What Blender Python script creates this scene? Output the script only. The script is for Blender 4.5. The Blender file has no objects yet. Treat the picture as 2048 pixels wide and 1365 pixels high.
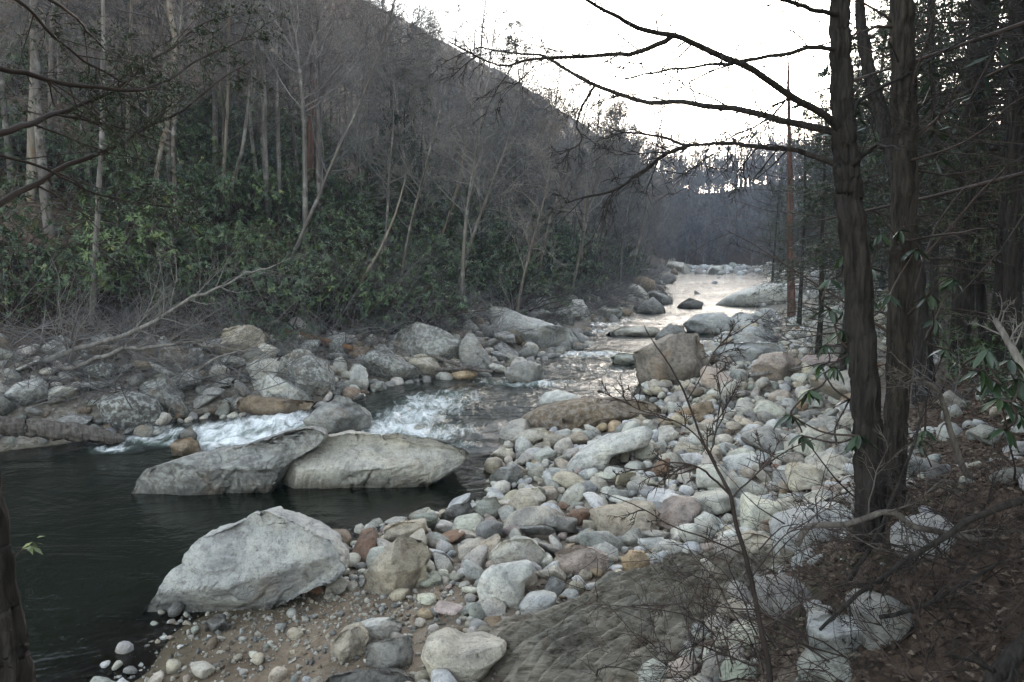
import bpy, bmesh, math, random
import numpy as np
from mathutils import Vector, Matrix

# ------------------------------------------------------------------ camera, sky, sun, exposure
scene = bpy.context.scene
COL = scene.collection
W, H, FPX = 2048.0, 1365.0, 1593.0
HORIZON = 500.0
CAMZ = 4.0
PITCH = math.atan((H / 2 - HORIZON) / FPX)
SUN_AZ, SUN_EL = math.radians(19), math.radians(7.0)

cam_d = bpy.data.cameras.new('camera')
cam_d.lens = 36.0 * FPX / W
cam_d.sensor_width = 36.0
cam_d.clip_start = 0.1
cam_d.clip_end = 3000
cam = bpy.data.objects.new('camera', cam_d)
COL.objects.link(cam)
cam.location = (0, 0, CAMZ)
cam.rotation_euler = (math.pi / 2 - PITCH, 0, 0)
scene.camera = cam

world = bpy.data.worlds.new('World')
scene.world = world
world.use_nodes = True
wn, wl_ = world.node_tree.nodes, world.node_tree.links
wn.clear()
sky = wn.new('ShaderNodeTexSky')
sky.sky_type = 'NISHITA'
sky.sun_disc = False
sky.sun_elevation = SUN_EL
sky.sun_rotation = SUN_AZ
sky.air_density = 1.0
sky.dust_density = 1.0
sky.ozone_density = 1.0
bg = wn.new('ShaderNodeBackground')
bg.inputs['Strength'].default_value = 0.15
wo = wn.new('ShaderNodeOutputWorld')
hs = wn.new('ShaderNodeHueSaturation')        # the camera's white balance
hs.inputs['Saturation'].default_value = 0.42
wl_.new(sky.outputs[0], hs.inputs['Color'])
wl_.new(hs.outputs[0], bg.inputs['Color'])
wl_.new(bg.outputs[0], wo.inputs['Surface'])

sun_d = bpy.data.lights.new('sun', 'SUN')
sun_d.energy = 2.0
sun_d.angle = math.radians(0.6)
sun_d.color = (1.0, 0.78, 0.58)
sun = bpy.data.objects.new('sun', sun_d)
COL.objects.link(sun)
sdir = Vector((math.sin(SUN_AZ) * math.cos(SUN_EL), math.cos(SUN_AZ) * math.cos(SUN_EL), math.sin(SUN_EL)))
sun.rotation_euler = (-sdir).to_track_quat('-Z', 'Y').to_euler()
sun.location = (40, 120, 60)

scene.view_settings.view_transform = 'Standard'
scene.view_settings.look = 'None'
scene.view_settings.exposure = 3.2
scene.view_settings.gamma = 1.0
scene.render.engine = 'CYCLES'
scene.cycles.use_denoising = True
scene.cycles.max_bounces = 5
scene.cycles.diffuse_bounces = 2
scene.cycles.glossy_bounces = 3
scene.cycles.transmission_bounces = 4
scene.cycles.volume_bounces = 0
scene.cycles.transparent_max_bounces = 4
scene.cycles.caustics_reflective = False
scene.cycles.caustics_refractive = False
scene.cycles.sample_clamp_indirect = 6.0

# ------------------------------------------------------------------ numeric helpers
rng = np.random.default_rng(11)
random.seed(11)
CAM = np.array([0.0, 0.0, CAMZ])
FWD = np.array([0.0, math.cos(PITCH), -math.sin(PITCH)])
UPV = np.array([0.0, math.sin(PITCH), math.cos(PITCH)])
RGT = np.array([1.0, 0.0, 0.0])


def ray(px, py):
    return FWD + RGT * ((px - W / 2) / FPX) + UPV * ((H / 2 - py) / FPX)


def at(px, py, Y):
    d = ray(px, py)
    return CAM + d * (Y / d[1])


def plane_pt(px, py, z):
    d = ray(px, py)
    return CAM + d * ((z - CAMZ) / d[2])


def to_px(P):
    q = np.asarray(P, float) - CAM
    w = q @ FWD
    w = np.where(np.abs(w) < 1e-6, 1e-6, w)
    return np.stack([W / 2 + FPX * (q @ RGT) / w, H / 2 - FPX * (q @ UPV) / w, w], -1)


def unit(v):
    return v / np.maximum(np.linalg.norm(v, axis=-1, keepdims=True), 1e-9)


def sstep(a, b, x):
    t = np.clip((x - a) / (b - a), 0, 1)
    return t * t * (3 - 2 * t)


def _hash(ix, iy, iz, seed):
    h = (ix.astype(np.int64) * 374761393 + iy.astype(np.int64) * 668265263 + iz.astype(np.int64) * 2147483647 + seed * 1274126177) & 0xFFFFFFFF
    h = ((h ^ (h >> 13)) * 1274126177) & 0xFFFFFFFF
    h = ((h ^ (h >> 16)) * 2246822519) & 0xFFFFFFFF
    return ((h ^ (h >> 15)) & 0xFFFFFF) / float(0xFFFFFF)


def vnoise(p, seed=0):
    p = np.asarray(p, float)
    i = np.floor(p).astype(np.int64)
    f = p - i
    f = f * f * f * (f * (f * 6 - 15) + 10)
    r = 0
    for dx in (0, 1):
        wx = f[..., 0] if dx else 1 - f[..., 0]
        for dy in (0, 1):
            wy = f[..., 1] if dy else 1 - f[..., 1]
            for dz in (0, 1):
                wz = f[..., 2] if dz else 1 - f[..., 2]
                r = r + wx * wy * wz * _hash(i[..., 0] + dx, i[..., 1] + dy, i[..., 2] + dz, seed)
    return r * 2 - 1


def fbm(p, octs=4, seed=0, gain=0.5):
    p = np.asarray(p, float)
    r, a, s = 0, 1.0, 0
    for o in range(octs):
        r = r + a * vnoise(p * (2.03 ** o) + 17.3 * o, seed + o)
        s += a
        a *= gain
    return r / s


def xyz(x, y, z=None):
    x, y = np.broadcast_arrays(np.asarray(x, float), np.asarray(y, float))
    return np.stack([x, y, np.zeros_like(x) if z is None else np.broadcast_to(z, x.shape)], -1)


# ------------------------------------------------------------------ terrain description
def wlevel(x, y):
    """water level: pool in front, a rapid at the slabs, then a gentle gradient upstream"""
    return 0.34 * sstep(16.6, 20.5, np.asarray(y, float) - 0.12 * np.asarray(x, float)) + 0.004 * np.maximum(0, np.asarray(y, float) - 22)


def water_pt(px, py):
    z = 0.0
    for _ in range(6):
        p = plane_pt(px, py, z)
        z = float(wlevel(p[0], p[1]))
    return plane_pt(px, py, z)[:2]


SHR = np.array([(-14, 0), (-7.5, 3.2), (-5.0, 5.2)] +
               [tuple(water_pt(*p)) for p in [(250, 1340), (300, 1262), (520, 1150), (690, 1098), (760, 1062), (860, 1040), (930, 1022), (1000, 1004),
                                              (1010, 968), (995, 935), (1035, 905), (1050, 876), (1085, 854), (1135, 836), (1235, 818), (1305, 800),
                                              (1312, 765), (1340, 716), (1420, 690), (1490, 662), (1500, 632), (1515, 608), (1545, 580), (1545, 560), (1520, 547), (1490, 540)]] + [(52, 175), (64, 230), (180, 620)])
SHL = np.array([(-40, 6), (-20, 12.5)] +
               [tuple(water_pt(*p)) for p in [(0, 905), (120, 890), (240, 868), (330, 850), (400, 832), (480, 826), (590, 818), (690, 795), (745, 770), (860, 757), (1000, 743),
                                              (1090, 708), (1160, 692), (1175, 655), (1230, 637), (1290, 618), (1325, 603), (1320, 578), (1335, 556), (1390, 543)]] + [(36, 175), (46, 230), (160, 620)])
BANK = np.array([(-6, -2), (0.2, 1.6), (1.7, 4.2), (2.5, 6.4), (4.2, 9), (6.1, 12), (8.3, 17), (11, 22), (21, 45), (40, 75), (70, 150), (110, 260), (230, 640)], float)


def pdist(x, y, poly):
    """signed distance to a polyline; positive on the right-hand side of its direction"""
    x, y = np.asarray(x, float), np.asarray(y, float)
    best = np.full(x.shape, 1e9)
    sg = np.ones(x.shape)
    for a, b in zip(poly[:-1], poly[1:]):
        d = b - a
        L2 = d @ d
        t = np.clip(((x - a[0]) * d[0] + (y - a[1]) * d[1]) / L2, 0, 1)
        qx, qy = x - (a[0] + t * d[0]), y - (a[1] + t * d[1])
        dist = np.hypot(qx, qy)
        s = np.sign(d[1] * (x - a[0]) - d[0] * (y - a[1]))
        m = dist < best - 1e-9
        best = np.where(m, dist, best)
        sg = np.where(m, s, sg)
    return best * np.where(sg == 0, 1, sg)


HILL_T = np.array([0, 3, 9, 22, 90, 112, 150, 240.])
HILL_Z = np.array([0, 1.05, 3.0, 9.4, 56, 62, 58, 40.])


def zones(x, y):
    tr = pdist(x, y, SHR)
    tl = -pdist(x, y, SHL)
    bk = pdist(x, y, BANK)
    return tr, tl, bk


def ground(x, y, detail=True):
    x, y = np.asarray(x, float), np.asarray(y, float)
    tr, tl, bk = zones(x, y)
    w = wlevel(x, y)
    n1 = fbm(xyz(x * 0.35, y * 0.35), 3, 3) if detail else 0
    n2 = fbm(xyz(x * 0.06, y * 0.06), 3, 5) if detail else 0
    bed = w - np.minimum(1.5, 0.04 + 0.30 * np.minimum(-tr, -tl)) + n1 * 0.08
    right = w - 0.02 + 0.085 * np.minimum(tr, 9) + 0.05 * np.maximum(tr - 9, 0) + 0.22 * np.maximum(tr - 45, 0) + n1 * 0.07 * np.minimum(1, tr / 1.5)
    right = right + 1.55 * sstep(-1.9, 2.0, bk) + n1 * 0.25 * sstep(-0.5, 2, bk) + n2 * 0.8 * sstep(10, 30, tr)
    left = w - 0.02 + np.interp(tl, HILL_T, HILL_Z) + n1 * 0.25 * np.minimum(1, tl / 3) + n2 * 3.0 * sstep(12, 50, tl)
    z = np.where(tl > 0, left, np.where(tr > 0, right, bed))
    s = x * math.sin(math.radians(18)) + y * math.cos(math.radians(18))
    z = z + 19 * sstep(148, 215, s) + 0.05 * np.maximum(s - 215, 0)
    return z


def surf(x, y):
    """highest of ground and water"""
    return np.maximum(ground(x, y), wlevel(x, y))


def gp(px, py, water=True):
    """point of the ground seen at a pixel"""
    d = ray(px, py)
    t = np.geomspace(2.0, 400.0, 1500)
    P = CAM + d * t[:, None]
    g = surf(P[:, 0], P[:, 1]) if water else ground(P[:, 0], P[:, 1])
    k = np.nonzero(P[:, 2] < g)[0]
    if len(k) == 0:
        return P[-1]
    k = k[0]
    if k == 0:
        return P[0]
    a, b = P[k - 1, 2] - g[k - 1], P[k, 2] - g[k]
    return P[k - 1] + (P[k] - P[k - 1]) * (a / (a - b))


# ------------------------------------------------------------------ materials
def new_mat(name):
    m = bpy.data.materials.new(name)
    m.use_nodes = True
    nt = m.node_tree
    for n in list(nt.nodes):
        nt.nodes.remove(n)
    out = nt.nodes.new('ShaderNodeOutputMaterial')
    b = nt.nodes.new('ShaderNodeBsdfPrincipled')
    nt.links.new(b.outputs[0], out.inputs['Surface'])
    return m, nt, b, out


class G:
    """tiny node-graph writer"""
    def __init__(s, nt):
        s.nt = nt

    def n(s, typ, **kw):
        o = s.nt.nodes.new(typ)
        for k, v in kw.items():
            setattr(o, k, v)
        return o

    def put(s, sock, v):
        if hasattr(v, 'is_output'):
            s.nt.links.new(v, sock)
        else:
            sock.default_value = v

    def noise(s, vec, scale, detail=4, rough=0.55, dist=0.0):
        o = s.n('ShaderNodeTexNoise')
        s.put(o.inputs['Vector'], vec)
        o.inputs['Scale'].default_value = scale
        o.inputs['Detail'].default_value = detail
        o.inputs['Roughness'].default_value = rough
        o.inputs['Distortion'].default_value = dist
        return o.outputs['Fac']

    def ramp(s, fac, stops):
        o = s.n('ShaderNodeValToRGB')
        s.put(o.inputs['Fac'], fac)
        el = o.color_ramp.elements
        while len(el) < len(stops):
            el.new(0.5)
        for e, (p, c) in zip(el, stops):
            e.position = p
            e.color = c if len(c) == 4 else (*c, 1)
        return o.outputs['Color']

    def step(s, v, a, b):
        o = s.n('ShaderNodeMapRange')
        o.interpolation_type = 'SMOOTHSTEP'
        s.put(o.inputs['Value'], v)
        o.inputs['From Min'].default_value = a
        o.inputs['From Max'].default_value = b
        return o.outputs['Result']

    def math(s, op, a, b=0.0):
        o = s.n('ShaderNodeMath', operation=op)
        s.put(o.inputs[0], a)
        s.put(o.inputs[1], b)
        return o.outputs[0]

    def mix(s, f, a, b, mode='MIX'):
        o = s.n('ShaderNodeMix', data_type='RGBA', blend_type=mode)
        s.put(o.inputs[0], f)
        s.put(o.inputs[6], a)
        s.put(o.inputs[7], b)
        return o.outputs[2]

    def mapping(s, vec, scale=(1, 1, 1), rot=(0, 0, 0), loc=(0, 0, 0)):
        o = s.n('ShaderNodeMapping')
        s.put(o.inputs['Vector'], vec)
        s.put(o.inputs['Location'], loc)
        o.inputs['Rotation'].default_value = rot
        o.inputs['Scale'].default_value = scale
        return o.outputs['Vector']

    def bump(s, h, strength, dist, normal=None):
        o = s.n('ShaderNodeBump')
        s.put(o.inputs['Height'], h)
        o.inputs['Strength'].default_value = strength
        o.inputs['Distance'].default_value = dist
        if normal is not None:
            s.put(o.inputs['Normal'], normal)
        return o.outputs['Normal']

    def attr(s, name):
        return s.n('ShaderNodeAttribute', attribute_name=name)


def c4(*c):
    return (*c, 1.0)


def rock_material(name, use_attr=False):
    m, nt, b, out = new_mat(name)
    g = G(nt)
    oi = g.n('ShaderNodeObjectInfo')
    geo = g.n('ShaderNodeNewGeometry')
    pos = geo.outputs['Position']
    if use_attr:
        a = g.attr('tint')
        base, lich = a.outputs['Color'], 0.12
    else:
        base, lich = oi.outputs['Color'], oi.outputs['Alpha']
    big = g.noise(pos, 2.1, 6, 0.6, 0.4)
    mid = g.noise(pos, 9.0, 6, 0.65)
    fine = g.noise(pos, 60.0, 4, 0.7)
    strat = g.noise(g.mapping(pos, (2.0, 2.0, 14.0), (0.5, 0.35, 0.3)), 1.6, 5, 0.6, 0.5)
    col = g.mix(1.0, base, g.ramp(big, [(0.3, (0.58, 0.58, 0.60)), (0.5, (0.95, 0.95, 0.95)), (0.75, (1.2, 1.16, 1.08))]), 'MULTIPLY')
    col = g.mix(1.0, col, g.ramp(strat, [(0.32, (0.84, 0.83, 0.81)), (0.5, (1, 1, 1)), (0.7, (1.06, 1.05, 1.04))]), 'MULTIPLY')
    col = g.mix(1.0, col, g.ramp(fine, [(0.3, (0.78, 0.78, 0.78)), (0.6, (1.08, 1.08, 1.08))]), 'MULTIPLY')
    col = g.mix(1.0, col, g.ramp(mid, [(0.33, (0.66, 0.66, 0.67)), (0.5, (1, 1, 1)), (0.68, (1.14, 1.13, 1.11))]), 'MULTIPLY')
    pit = g.noise(pos, 26.0, 5, 0.75)
    col = g.mix(1.0, col, g.ramp(pit, [(0.36, (0.62, 0.61, 0.60)), (0.47, (1, 1, 1))]), 'MULTIPLY')
    # rust-coloured stains
    st = g.math('MULTIPLY', g.step(g.noise(pos, 1.35, 5, 0.6), 0.55, 0.72), 0.45)
    col = g.mix(st, col, c4(0.30, 0.19, 0.10))
    # lichen: pale crust and dark moss in patches
    lf = g.math('MULTIPLY', g.step(mid, 0.47, 0.58), lich)
    col = g.mix(lf, col, c4(0.42, 0.43, 0.41))
    dk = g.math('MULTIPLY', g.step(g.noise(pos, 4.3, 7, 0.7), 0.52, 0.62), g.math('MULTIPLY', lich, 0.75))
    col = g.mix(dk, col, c4(0.055, 0.058, 0.045))
    # cracks
    vor = g.n('ShaderNodeTexVoronoi', feature='DISTANCE_TO_EDGE')
    g.put(vor.inputs['Vector'], g.mix(0.12, pos, g.n('ShaderNodeTexNoise').outputs['Color']))
    vor.inputs['Scale'].default_value = 0.9
    crack = g.step(vor.outputs['Distance'], 0.0, 0.025)
    if not use_attr:
        ck = g.math('MULTIPLY', g.math('SUBTRACT', 1.0, crack), g.math('MULTIPLY', g.step(g.noise(pos, 0.8, 3), 0.58, 0.68), 0.55))
        col = g.mix(ck, col, c4(0.05, 0.045, 0.04))
    wt = g.attr('wet').outputs['Fac']
    col = g.mix(g.math('MULTIPLY', wt, 0.8), col, g.mix(1.0, col, c4(0.30, 0.29, 0.26), 'MULTIPLY'))
    nt.links.new(col, b.inputs['Base Color'])
    nt.links.new(g.math('SUBTRACT', 0.72, g.math('MULTIPLY', wt, 0.42)), b.inputs['Roughness'])
    b.inputs['Specular IOR Level'].default_value = 0.35
    hsum = g.math('ADD', g.math('MULTIPLY', big, 0.8), g.math('ADD', g.math('MULTIPLY', mid, 0.5), g.math('ADD', g.math('MULTIPLY', strat, 0.22), g.math('ADD', g.math('MULTIPLY', pit, 0.22), g.math('MULTIPLY', fine, 0.18)))))
    nrm = g.bump(hsum, 1.0, 0.10)
    if not use_attr:
        nrm = g.bump(crack, 0.12, 0.03, nrm)
    nt.links.new(nrm, b.inputs['Normal'])
    return m


def bark_material(name, dark, light, patch=None, scale=9.0, rough=0.9, use_obj=False):
    m, nt, b, out = new_mat(name)
    g = G(nt)
    tc = g.n('ShaderNodeTexCoord')
    v = tc.outputs['Object']
    st = g.noise(g.mapping(v, (1, 1, 0.13)), scale, 6, 0.65, 0.6)
    n = g.noise(v, 1.7, 5, 0.6)
    col = g.ramp(st, [(0.32, dark), (0.66, light)])
    if use_obj:
        oi = g.n('ShaderNodeObjectInfo')
        col = g.mix(1.0, col, oi.outputs['Color'], 'MULTIPLY')
    if patch:
        col = g.mix(g.math('MULTIPLY', g.step(n, 0.52, 0.62), 0.75), col, c4(*patch))
    nt.links.new(col, b.inputs['Base Color'])
    b.inputs['Roughness'].default_value = rough
    b.inputs['Specular IOR Level'].default_value = 0.2
    nt.links.new(g.bump(st, 0.9, 0.03), b.inputs['Normal'])
    return m


def plain_material(name, c1, c2, scale=3.0, rough=0.8, spec=0.25, tint=False):
    m, nt, b, out = new_mat(name)
    g = G(nt)
    geo = g.n('ShaderNodeNewGeometry')
    oi = g.n('ShaderNodeObjectInfo')
    n = g.noise(geo.outputs['Position'], scale, 4, 0.6)
    col = g.ramp(n, [(0.3, c1), (0.7, c2)])
    r = g.ramp(oi.outputs['Random'], [(0, (0.75, 0.77, 0.8)), (1, (1.2, 1.15, 1.1))])
    col = g.mix(1.0, col, r, 'MULTIPLY')
    if tint:
        col = g.mix(1.0, col, oi.outputs['Color'], 'MULTIPLY')
    nt.links.new(col, b.inputs['Base Color'])
    b.inputs['Roughness'].default_value = rough
    b.inputs['Specular IOR Level'].default_value = spec
    return m


def leaf_material(name, c1, c2, c3, rough=0.45, spec=0.5):
    m, nt, b, out = new_mat(name)
    g = G(nt)
    a = g.attr('tone')
    col = g.ramp(a.outputs['Fac'], [(0.0, c1), (0.6, c2), (1.0, c3)])
    oi = g.n('ShaderNodeObjectInfo')
    col = g.mix(1.0, col, g.ramp(oi.outputs['Random'], [(0, (0.6, 0.66, 0.72)), (0.6, (1.0, 1.0, 1.0)), (1, (1.5, 1.35, 0.95))]), 'MULTIPLY')
    nt.links.new(col, b.inputs['Base Color'])
    b.inputs['Roughness'].default_value = rough
    b.inputs['Specular IOR Level'].default_value = spec
    return m


def terrain_material():
    m, nt, b, out = new_mat('ground')
    g = G(nt)
    geo = g.n('ShaderNodeNewGeometry')
    pos = geo.outputs['Position']
    a = g.attr('zone')
    sep = g.n('ShaderNodeSeparateColor')
    nt.links.new(a.outputs['Color'], sep.inputs[0])
    sand_f, lit_f, bed_f = sep.outputs[0], sep.outputs[1], sep.outputs[2]
    n1 = g.noise(pos, 1.3, 6, 0.65)
    n2 = g.noise(pos, 14, 6, 0.7)
    n3 = g.noise(pos, 90, 3, 0.7)
    sand = g.ramp(n1, [(0.3, (0.15, 0.115, 0.082)), (0.7, (0.29, 0.235, 0.175))])
    sand = g.mix(1.0, sand, g.ramp(n2, [(0.3, (0.72, 0.70, 0.68)), (0.65, (1.12, 1.12, 1.12))]), 'MULTIPLY')
    sand = g.mix(1.0, sand, g.ramp(n3, [(0.3, (0.7, 0.7, 0.7)), (0.65, (1.15, 1.15, 1.15))]), 'MULTIPLY')
    vor = g.n('ShaderNodeTexVoronoi')
    nt.links.new(pos, vor.inputs['Vector'])
    vor.inputs['Scale'].default_value = 13
    gravel = g.mix(1.0, g.ramp(vor.outputs['Color'], [(0.0, (0.12, 0.11, 0.095)), (0.5, (0.25, 0.22, 0.18)), (1.0, (0.36, 0.34, 0.30))]),
                   g.ramp(n2, [(0.3, (0.6, 0.6, 0.6)), (0.7, (1, 1, 1))]), 'MULTIPLY')
    lv = g.n('ShaderNodeTexVoronoi')
    nt.links.new(pos, lv.inputs['Vector'])
    lv.inputs['Scale'].default_value = 9
    litter = g.ramp(lv.outputs['Color'], [(0.0, (0.028, 0.022, 0.017)), (0.45, (0.062, 0.045, 0.034)), (0.8, (0.11, 0.077, 0.056)), (1.0, (0.17, 0.135, 0.105))])
    moss = g.step(g.noise(pos, 0.55, 5, 0.6), 0.54, 0.66)
    litter = g.mix(g.math('MULTIPLY', moss, 0.7), litter, c4(0.035, 0.045, 0.018))
    col = g.mix(sand_f, gravel, sand)
    col = g.mix(lit_f, col, litter)
    bed = g.ramp(n1, [(0.3, (0.035, 0.032, 0.016)), (0.7, (0.10, 0.085, 0.045))])
    col = g.mix(bed_f, col, bed)
    nt.links.new(col, b.inputs['Base Color'])
    b.inputs['Roughness'].default_value = 0.9
    b.inputs['Specular IOR Level'].default_value = 0.15
    h = g.math('ADD', g.math('MULTIPLY', n2, 0.7), g.math('ADD', g.math('MULTIPLY', lv.outputs['Distance'], 0.5), g.math('MULTIPLY', n3, 0.2)))
    nt.links.new(g.bump(h, 0.8, 0.05), b.inputs['Normal'])
    return m


def water_material():
    m, nt, b, out = new_mat('water')
    g = G(nt)
    geo = g.n('ShaderNodeNewGeometry')
    pos = geo.outputs['Position']
    fa = g.attr('foam').outputs['Fac']
    dp = g.attr('depth').outputs['Fac']
    tb = g.attr('turb').outputs['Fac']
    flow = g.mapping(pos, (1.0, 0.42, 1.0), (0, 0, math.radians(-38)))
    f1 = g.noise(flow, 2.4, 8, 0.62, 1.8)
    f2 = g.noise(flow, 11.0, 6, 0.7, 0.8)
    fm = g.math('ADD', g.math('MULTIPLY', f1, 0.82), g.math('MULTIPLY', f2, 0.30))
    foam = g.step(g.math('ADD', g.math('MULTIPLY', fa, 0.40), fm), 0.72, 1.10)
    foam = g.math('MULTIPLY', foam, g.step(fa, 0.02, 0.25))
    # clear dark water: tinted, opaque where deep
    b.inputs['Base Color'].default_value = c4(0.010, 0.017, 0.009)
    nt.links.new(g.math('ADD', 0.045, g.math('MULTIPLY', tb, 0.07)), b.inputs['Roughness'])
    b.inputs['IOR'].default_value = 1.33
    b.inputs['Specular IOR Level'].default_value = 0.5
    milk = g.mix(g.math('MULTIPLY', g.step(fa, 0.25, 1.1), 0.8), c4(0.004, 0.007, 0.004), c4(0.12, 0.17, 0.14))
    nt.links.new(milk, b.inputs['Base Color'])
    thin = nt.nodes.new('ShaderNodeBsdfPrincipled')
    thin.inputs['Base Color'].default_value = c4(0.50, 0.46, 0.28)
    thin.inputs['Roughness'].default_value = 0.04
    thin.inputs['IOR'].default_value = 1.33
    thin.inputs['Transmission Weight'].default_value = 1.0
    fo = nt.nodes.new('ShaderNodeBsdfPrincipled')
    fo.inputs['Base Color'].default_value = c4(0.82, 0.85, 0.86)
    fo.inputs['Roughness'].default_value = 0.7
    mx = nt.nodes.new('ShaderNodeMixShader')
    nt.links.new(g.step(dp, 0.05, 0.42), mx.inputs[0])
    nt.links.new(thin.outputs[0], mx.inputs[1])
    nt.links.new(b.outputs[0], mx.inputs[2])
    mx2 = nt.nodes.new('ShaderNodeMixShader')
    nt.links.new(foam, mx2.inputs[0])
    nt.links.new(mx.outputs[0], mx2.inputs[1])
    nt.links.new(fo.outputs[0], mx2.inputs[2])
    nt.links.new(mx2.outputs[0], out.inputs['Surface'])
    r1 = g.noise(g.mapping(pos, (1.0, 0.55, 1.0), (0, 0, math.radians(-30))), 2.6, 5, 0.6, 0.8)
    r2 = g.noise(pos, 9.0, 4, 0.6, 0.4)
    r0 = g.noise(g.mapping(pos, (0.5, 1.0, 1.0), (0, 0, math.radians(-20))), 0.8, 4, 0.6, 0.6)
    hh = g.math('ADD', g.math('MULTIPLY', r1, 0.75), g.math('ADD', g.math('MULTIPLY', r0, 2.6), g.math('MULTIPLY', r2, 0.25)))
    hh = g.math('MULTIPLY', hh, g.math('ADD', 0.03, g.math('MULTIPLY', tb, 1.3)))
    hh = g.math('ADD', hh, g.math('MULTIPLY', foam, 0.12))
    nrm = g.bump(hh, 1.0, 0.22)
    for s in (b, thin, fo):
        nt.links.new(nrm, s.inputs['Normal'])
    return m


M = {}
M['rock'] = rock_material('rock')
M['pebble'] = rock_material('pebble_rock', True)


def schist_material(ang):
    m, nt, b, out = new_mat('schist')
    g = G(nt)
    pos = g.n('ShaderNodeNewGeometry').outputs['Position']
    lay = g.noise(g.mapping(pos, (1.3, 11.0, 11.0), (0, 0, -ang)), 1.5, 6, 0.62, 0.35)
    fine = g.noise(g.mapping(pos, (5.0, 40.0, 40.0), (0, 0, -ang)), 1.5, 5, 0.65, 0.2)
    big = g.noise(pos, 1.6, 5, 0.6)
    col = g.ramp(lay, [(0.30, (0.06, 0.054, 0.046)), (0.43, (0.21, 0.195, 0.165)), (0.60, (0.33, 0.31, 0.27)), (0.8, (0.44, 0.42, 0.37))])
    col = g.mix(1.0, col, g.ramp(big, [(0.3, (0.7, 0.72, 0.7)), (0.7, (1.15, 1.08, 0.98))]), 'MULTIPLY')
    col = g.mix(g.math('MULTIPLY', g.step(g.noise(pos, 3.1, 6, 0.65), 0.55, 0.65), 0.5), col, c4(0.16, 0.11, 0.07))
    nt.links.new(col, b.inputs['Base Color'])
    b.inputs['Roughness'].default_value = 0.75
    b.inputs['Specular IOR Level'].default_value = 0.3
    h = g.math('ADD', lay, g.math('MULTIPLY', fine, 0.3))
    nt.links.new(g.bump(h, 1.0, 0.10), b.inputs['Normal'])
    return m


M['ground'] = terrain_material()
M['water'] = water_material()
M['bark_dark'] = bark_material('dark_bark', (0.008, 0.007, 0.0065), (0.042, 0.037, 0.033), None, 18)
M['bark_furrow'] = bark_material('furrowed_bark', (0.007, 0.006, 0.0055), (0.058, 0.05, 0.042), None, 26)
M['bark'] = bark_material('grey_bark', (0.05, 0.045, 0.04), (0.155, 0.142, 0.128), (0.21, 0.20, 0.185), 8, 0.9, True)
M['bark_pale'] = bark_material('pale_bark', (0.09, 0.08, 0.066), (0.24, 0.21, 0.175), (0.15, 0.10, 0.06), 5)
M['bark_red'] = bark_material('reddish_bark', (0.05, 0.03, 0.025), (0.15, 0.085, 0.065), None, 9)
M['driftwood'] = bark_material('driftwood', (0.10, 0.088, 0.078), (0.29, 0.27, 0.25), None, 10)
M['fallen'] = bark_material('fallen_wood', (0.075, 0.068, 0.062), (0.22, 0.205, 0.19), None, 10)
M['log'] = bark_material('log_bark', (0.04, 0.034, 0.03), (0.15, 0.133, 0.118), None, 14)
M['brown_log'] = bark_material('brown_log', (0.07, 0.035, 0.018), (0.22, 0.12, 0.06), None, 8)
M['twig'] = plain_material('twig', (0.06, 0.057, 0.056), (0.19, 0.182, 0.178), 0.7, tint=True)
M['twig_dark'] = plain_material('dark_twig', (0.022, 0.017, 0.015), (0.06, 0.045, 0.04), 3)
M['needle'] = leaf_material('needles', (0.014, 0.028, 0.012), (0.032, 0.054, 0.023), (0.065, 0.09, 0.035), 0.55, 0.35)
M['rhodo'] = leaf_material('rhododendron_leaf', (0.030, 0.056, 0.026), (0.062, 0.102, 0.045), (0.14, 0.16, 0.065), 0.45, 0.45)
M['rhodo_dark'] = leaf_material('shaded_rhododendron_leaf', (0.014, 0.030, 0.013), (0.026, 0.048, 0.020), (0.05, 0.075, 0.03), 0.35, 0.5)  # darker copy of the rhododendron leaf, with the shade put into its colour
M['litter'] = leaf_material('dead_leaf', (0.034, 0.025, 0.019), (0.082, 0.055, 0.04), (0.21, 0.16, 0.12), 0.8, 0.2)


# ------------------------------------------------------------------ mesh helpers
def mk_mesh(name, V, faces, mat=None, smooth=True, attrs=None, cattrs=None):
    """faces: list of int arrays (n,3) / (n,4)"""
    me = bpy.data.meshes.new(name)
    V = np.asarray(V, np.float32)
    faces = [np.asarray(f, np.int32) for f in faces if len(f)]
    me.vertices.add(len(V))
    me.vertices.foreach_set('co', V.ravel())
    loops = np.concatenate([f.ravel() for f in faces])
    sizes = np.concatenate([np.full(len(f), f.shape[1], np.int32) for f in faces])
    starts = np.concatenate([[0], np.cumsum(sizes)[:-1]]).astype(np.int32)
    me.loops.add(len(loops))
    me.loops.foreach_set('vertex_index', loops)
    me.polygons.add(len(sizes))
    me.polygons.foreach_set('loop_start', starts)
    me.polygons.foreach_set('loop_total', sizes)
    me.polygons.foreach_set('use_smooth', np.full(len(sizes), smooth, bool))
    me.update(calc_edges=True)
    for k, v in (attrs or {}).items():
        a = me.attributes.new(k, 'FLOAT', 'POINT')
        a.data.foreach_set('value', np.asarray(v, np.float32))
    for k, v in (cattrs or {}).items():
        a = me.attributes.new(k, 'FLOAT_COLOR', 'POINT')
        v = np.asarray(v, np.float32)
        if v.shape[1] == 3:
            v = np.concatenate([v, np.ones((len(v), 1), np.float32)], 1)
        a.data.foreach_set('color', v.ravel())
    if mat is not None:
        me.materials.append(M[mat])
    return me


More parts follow.
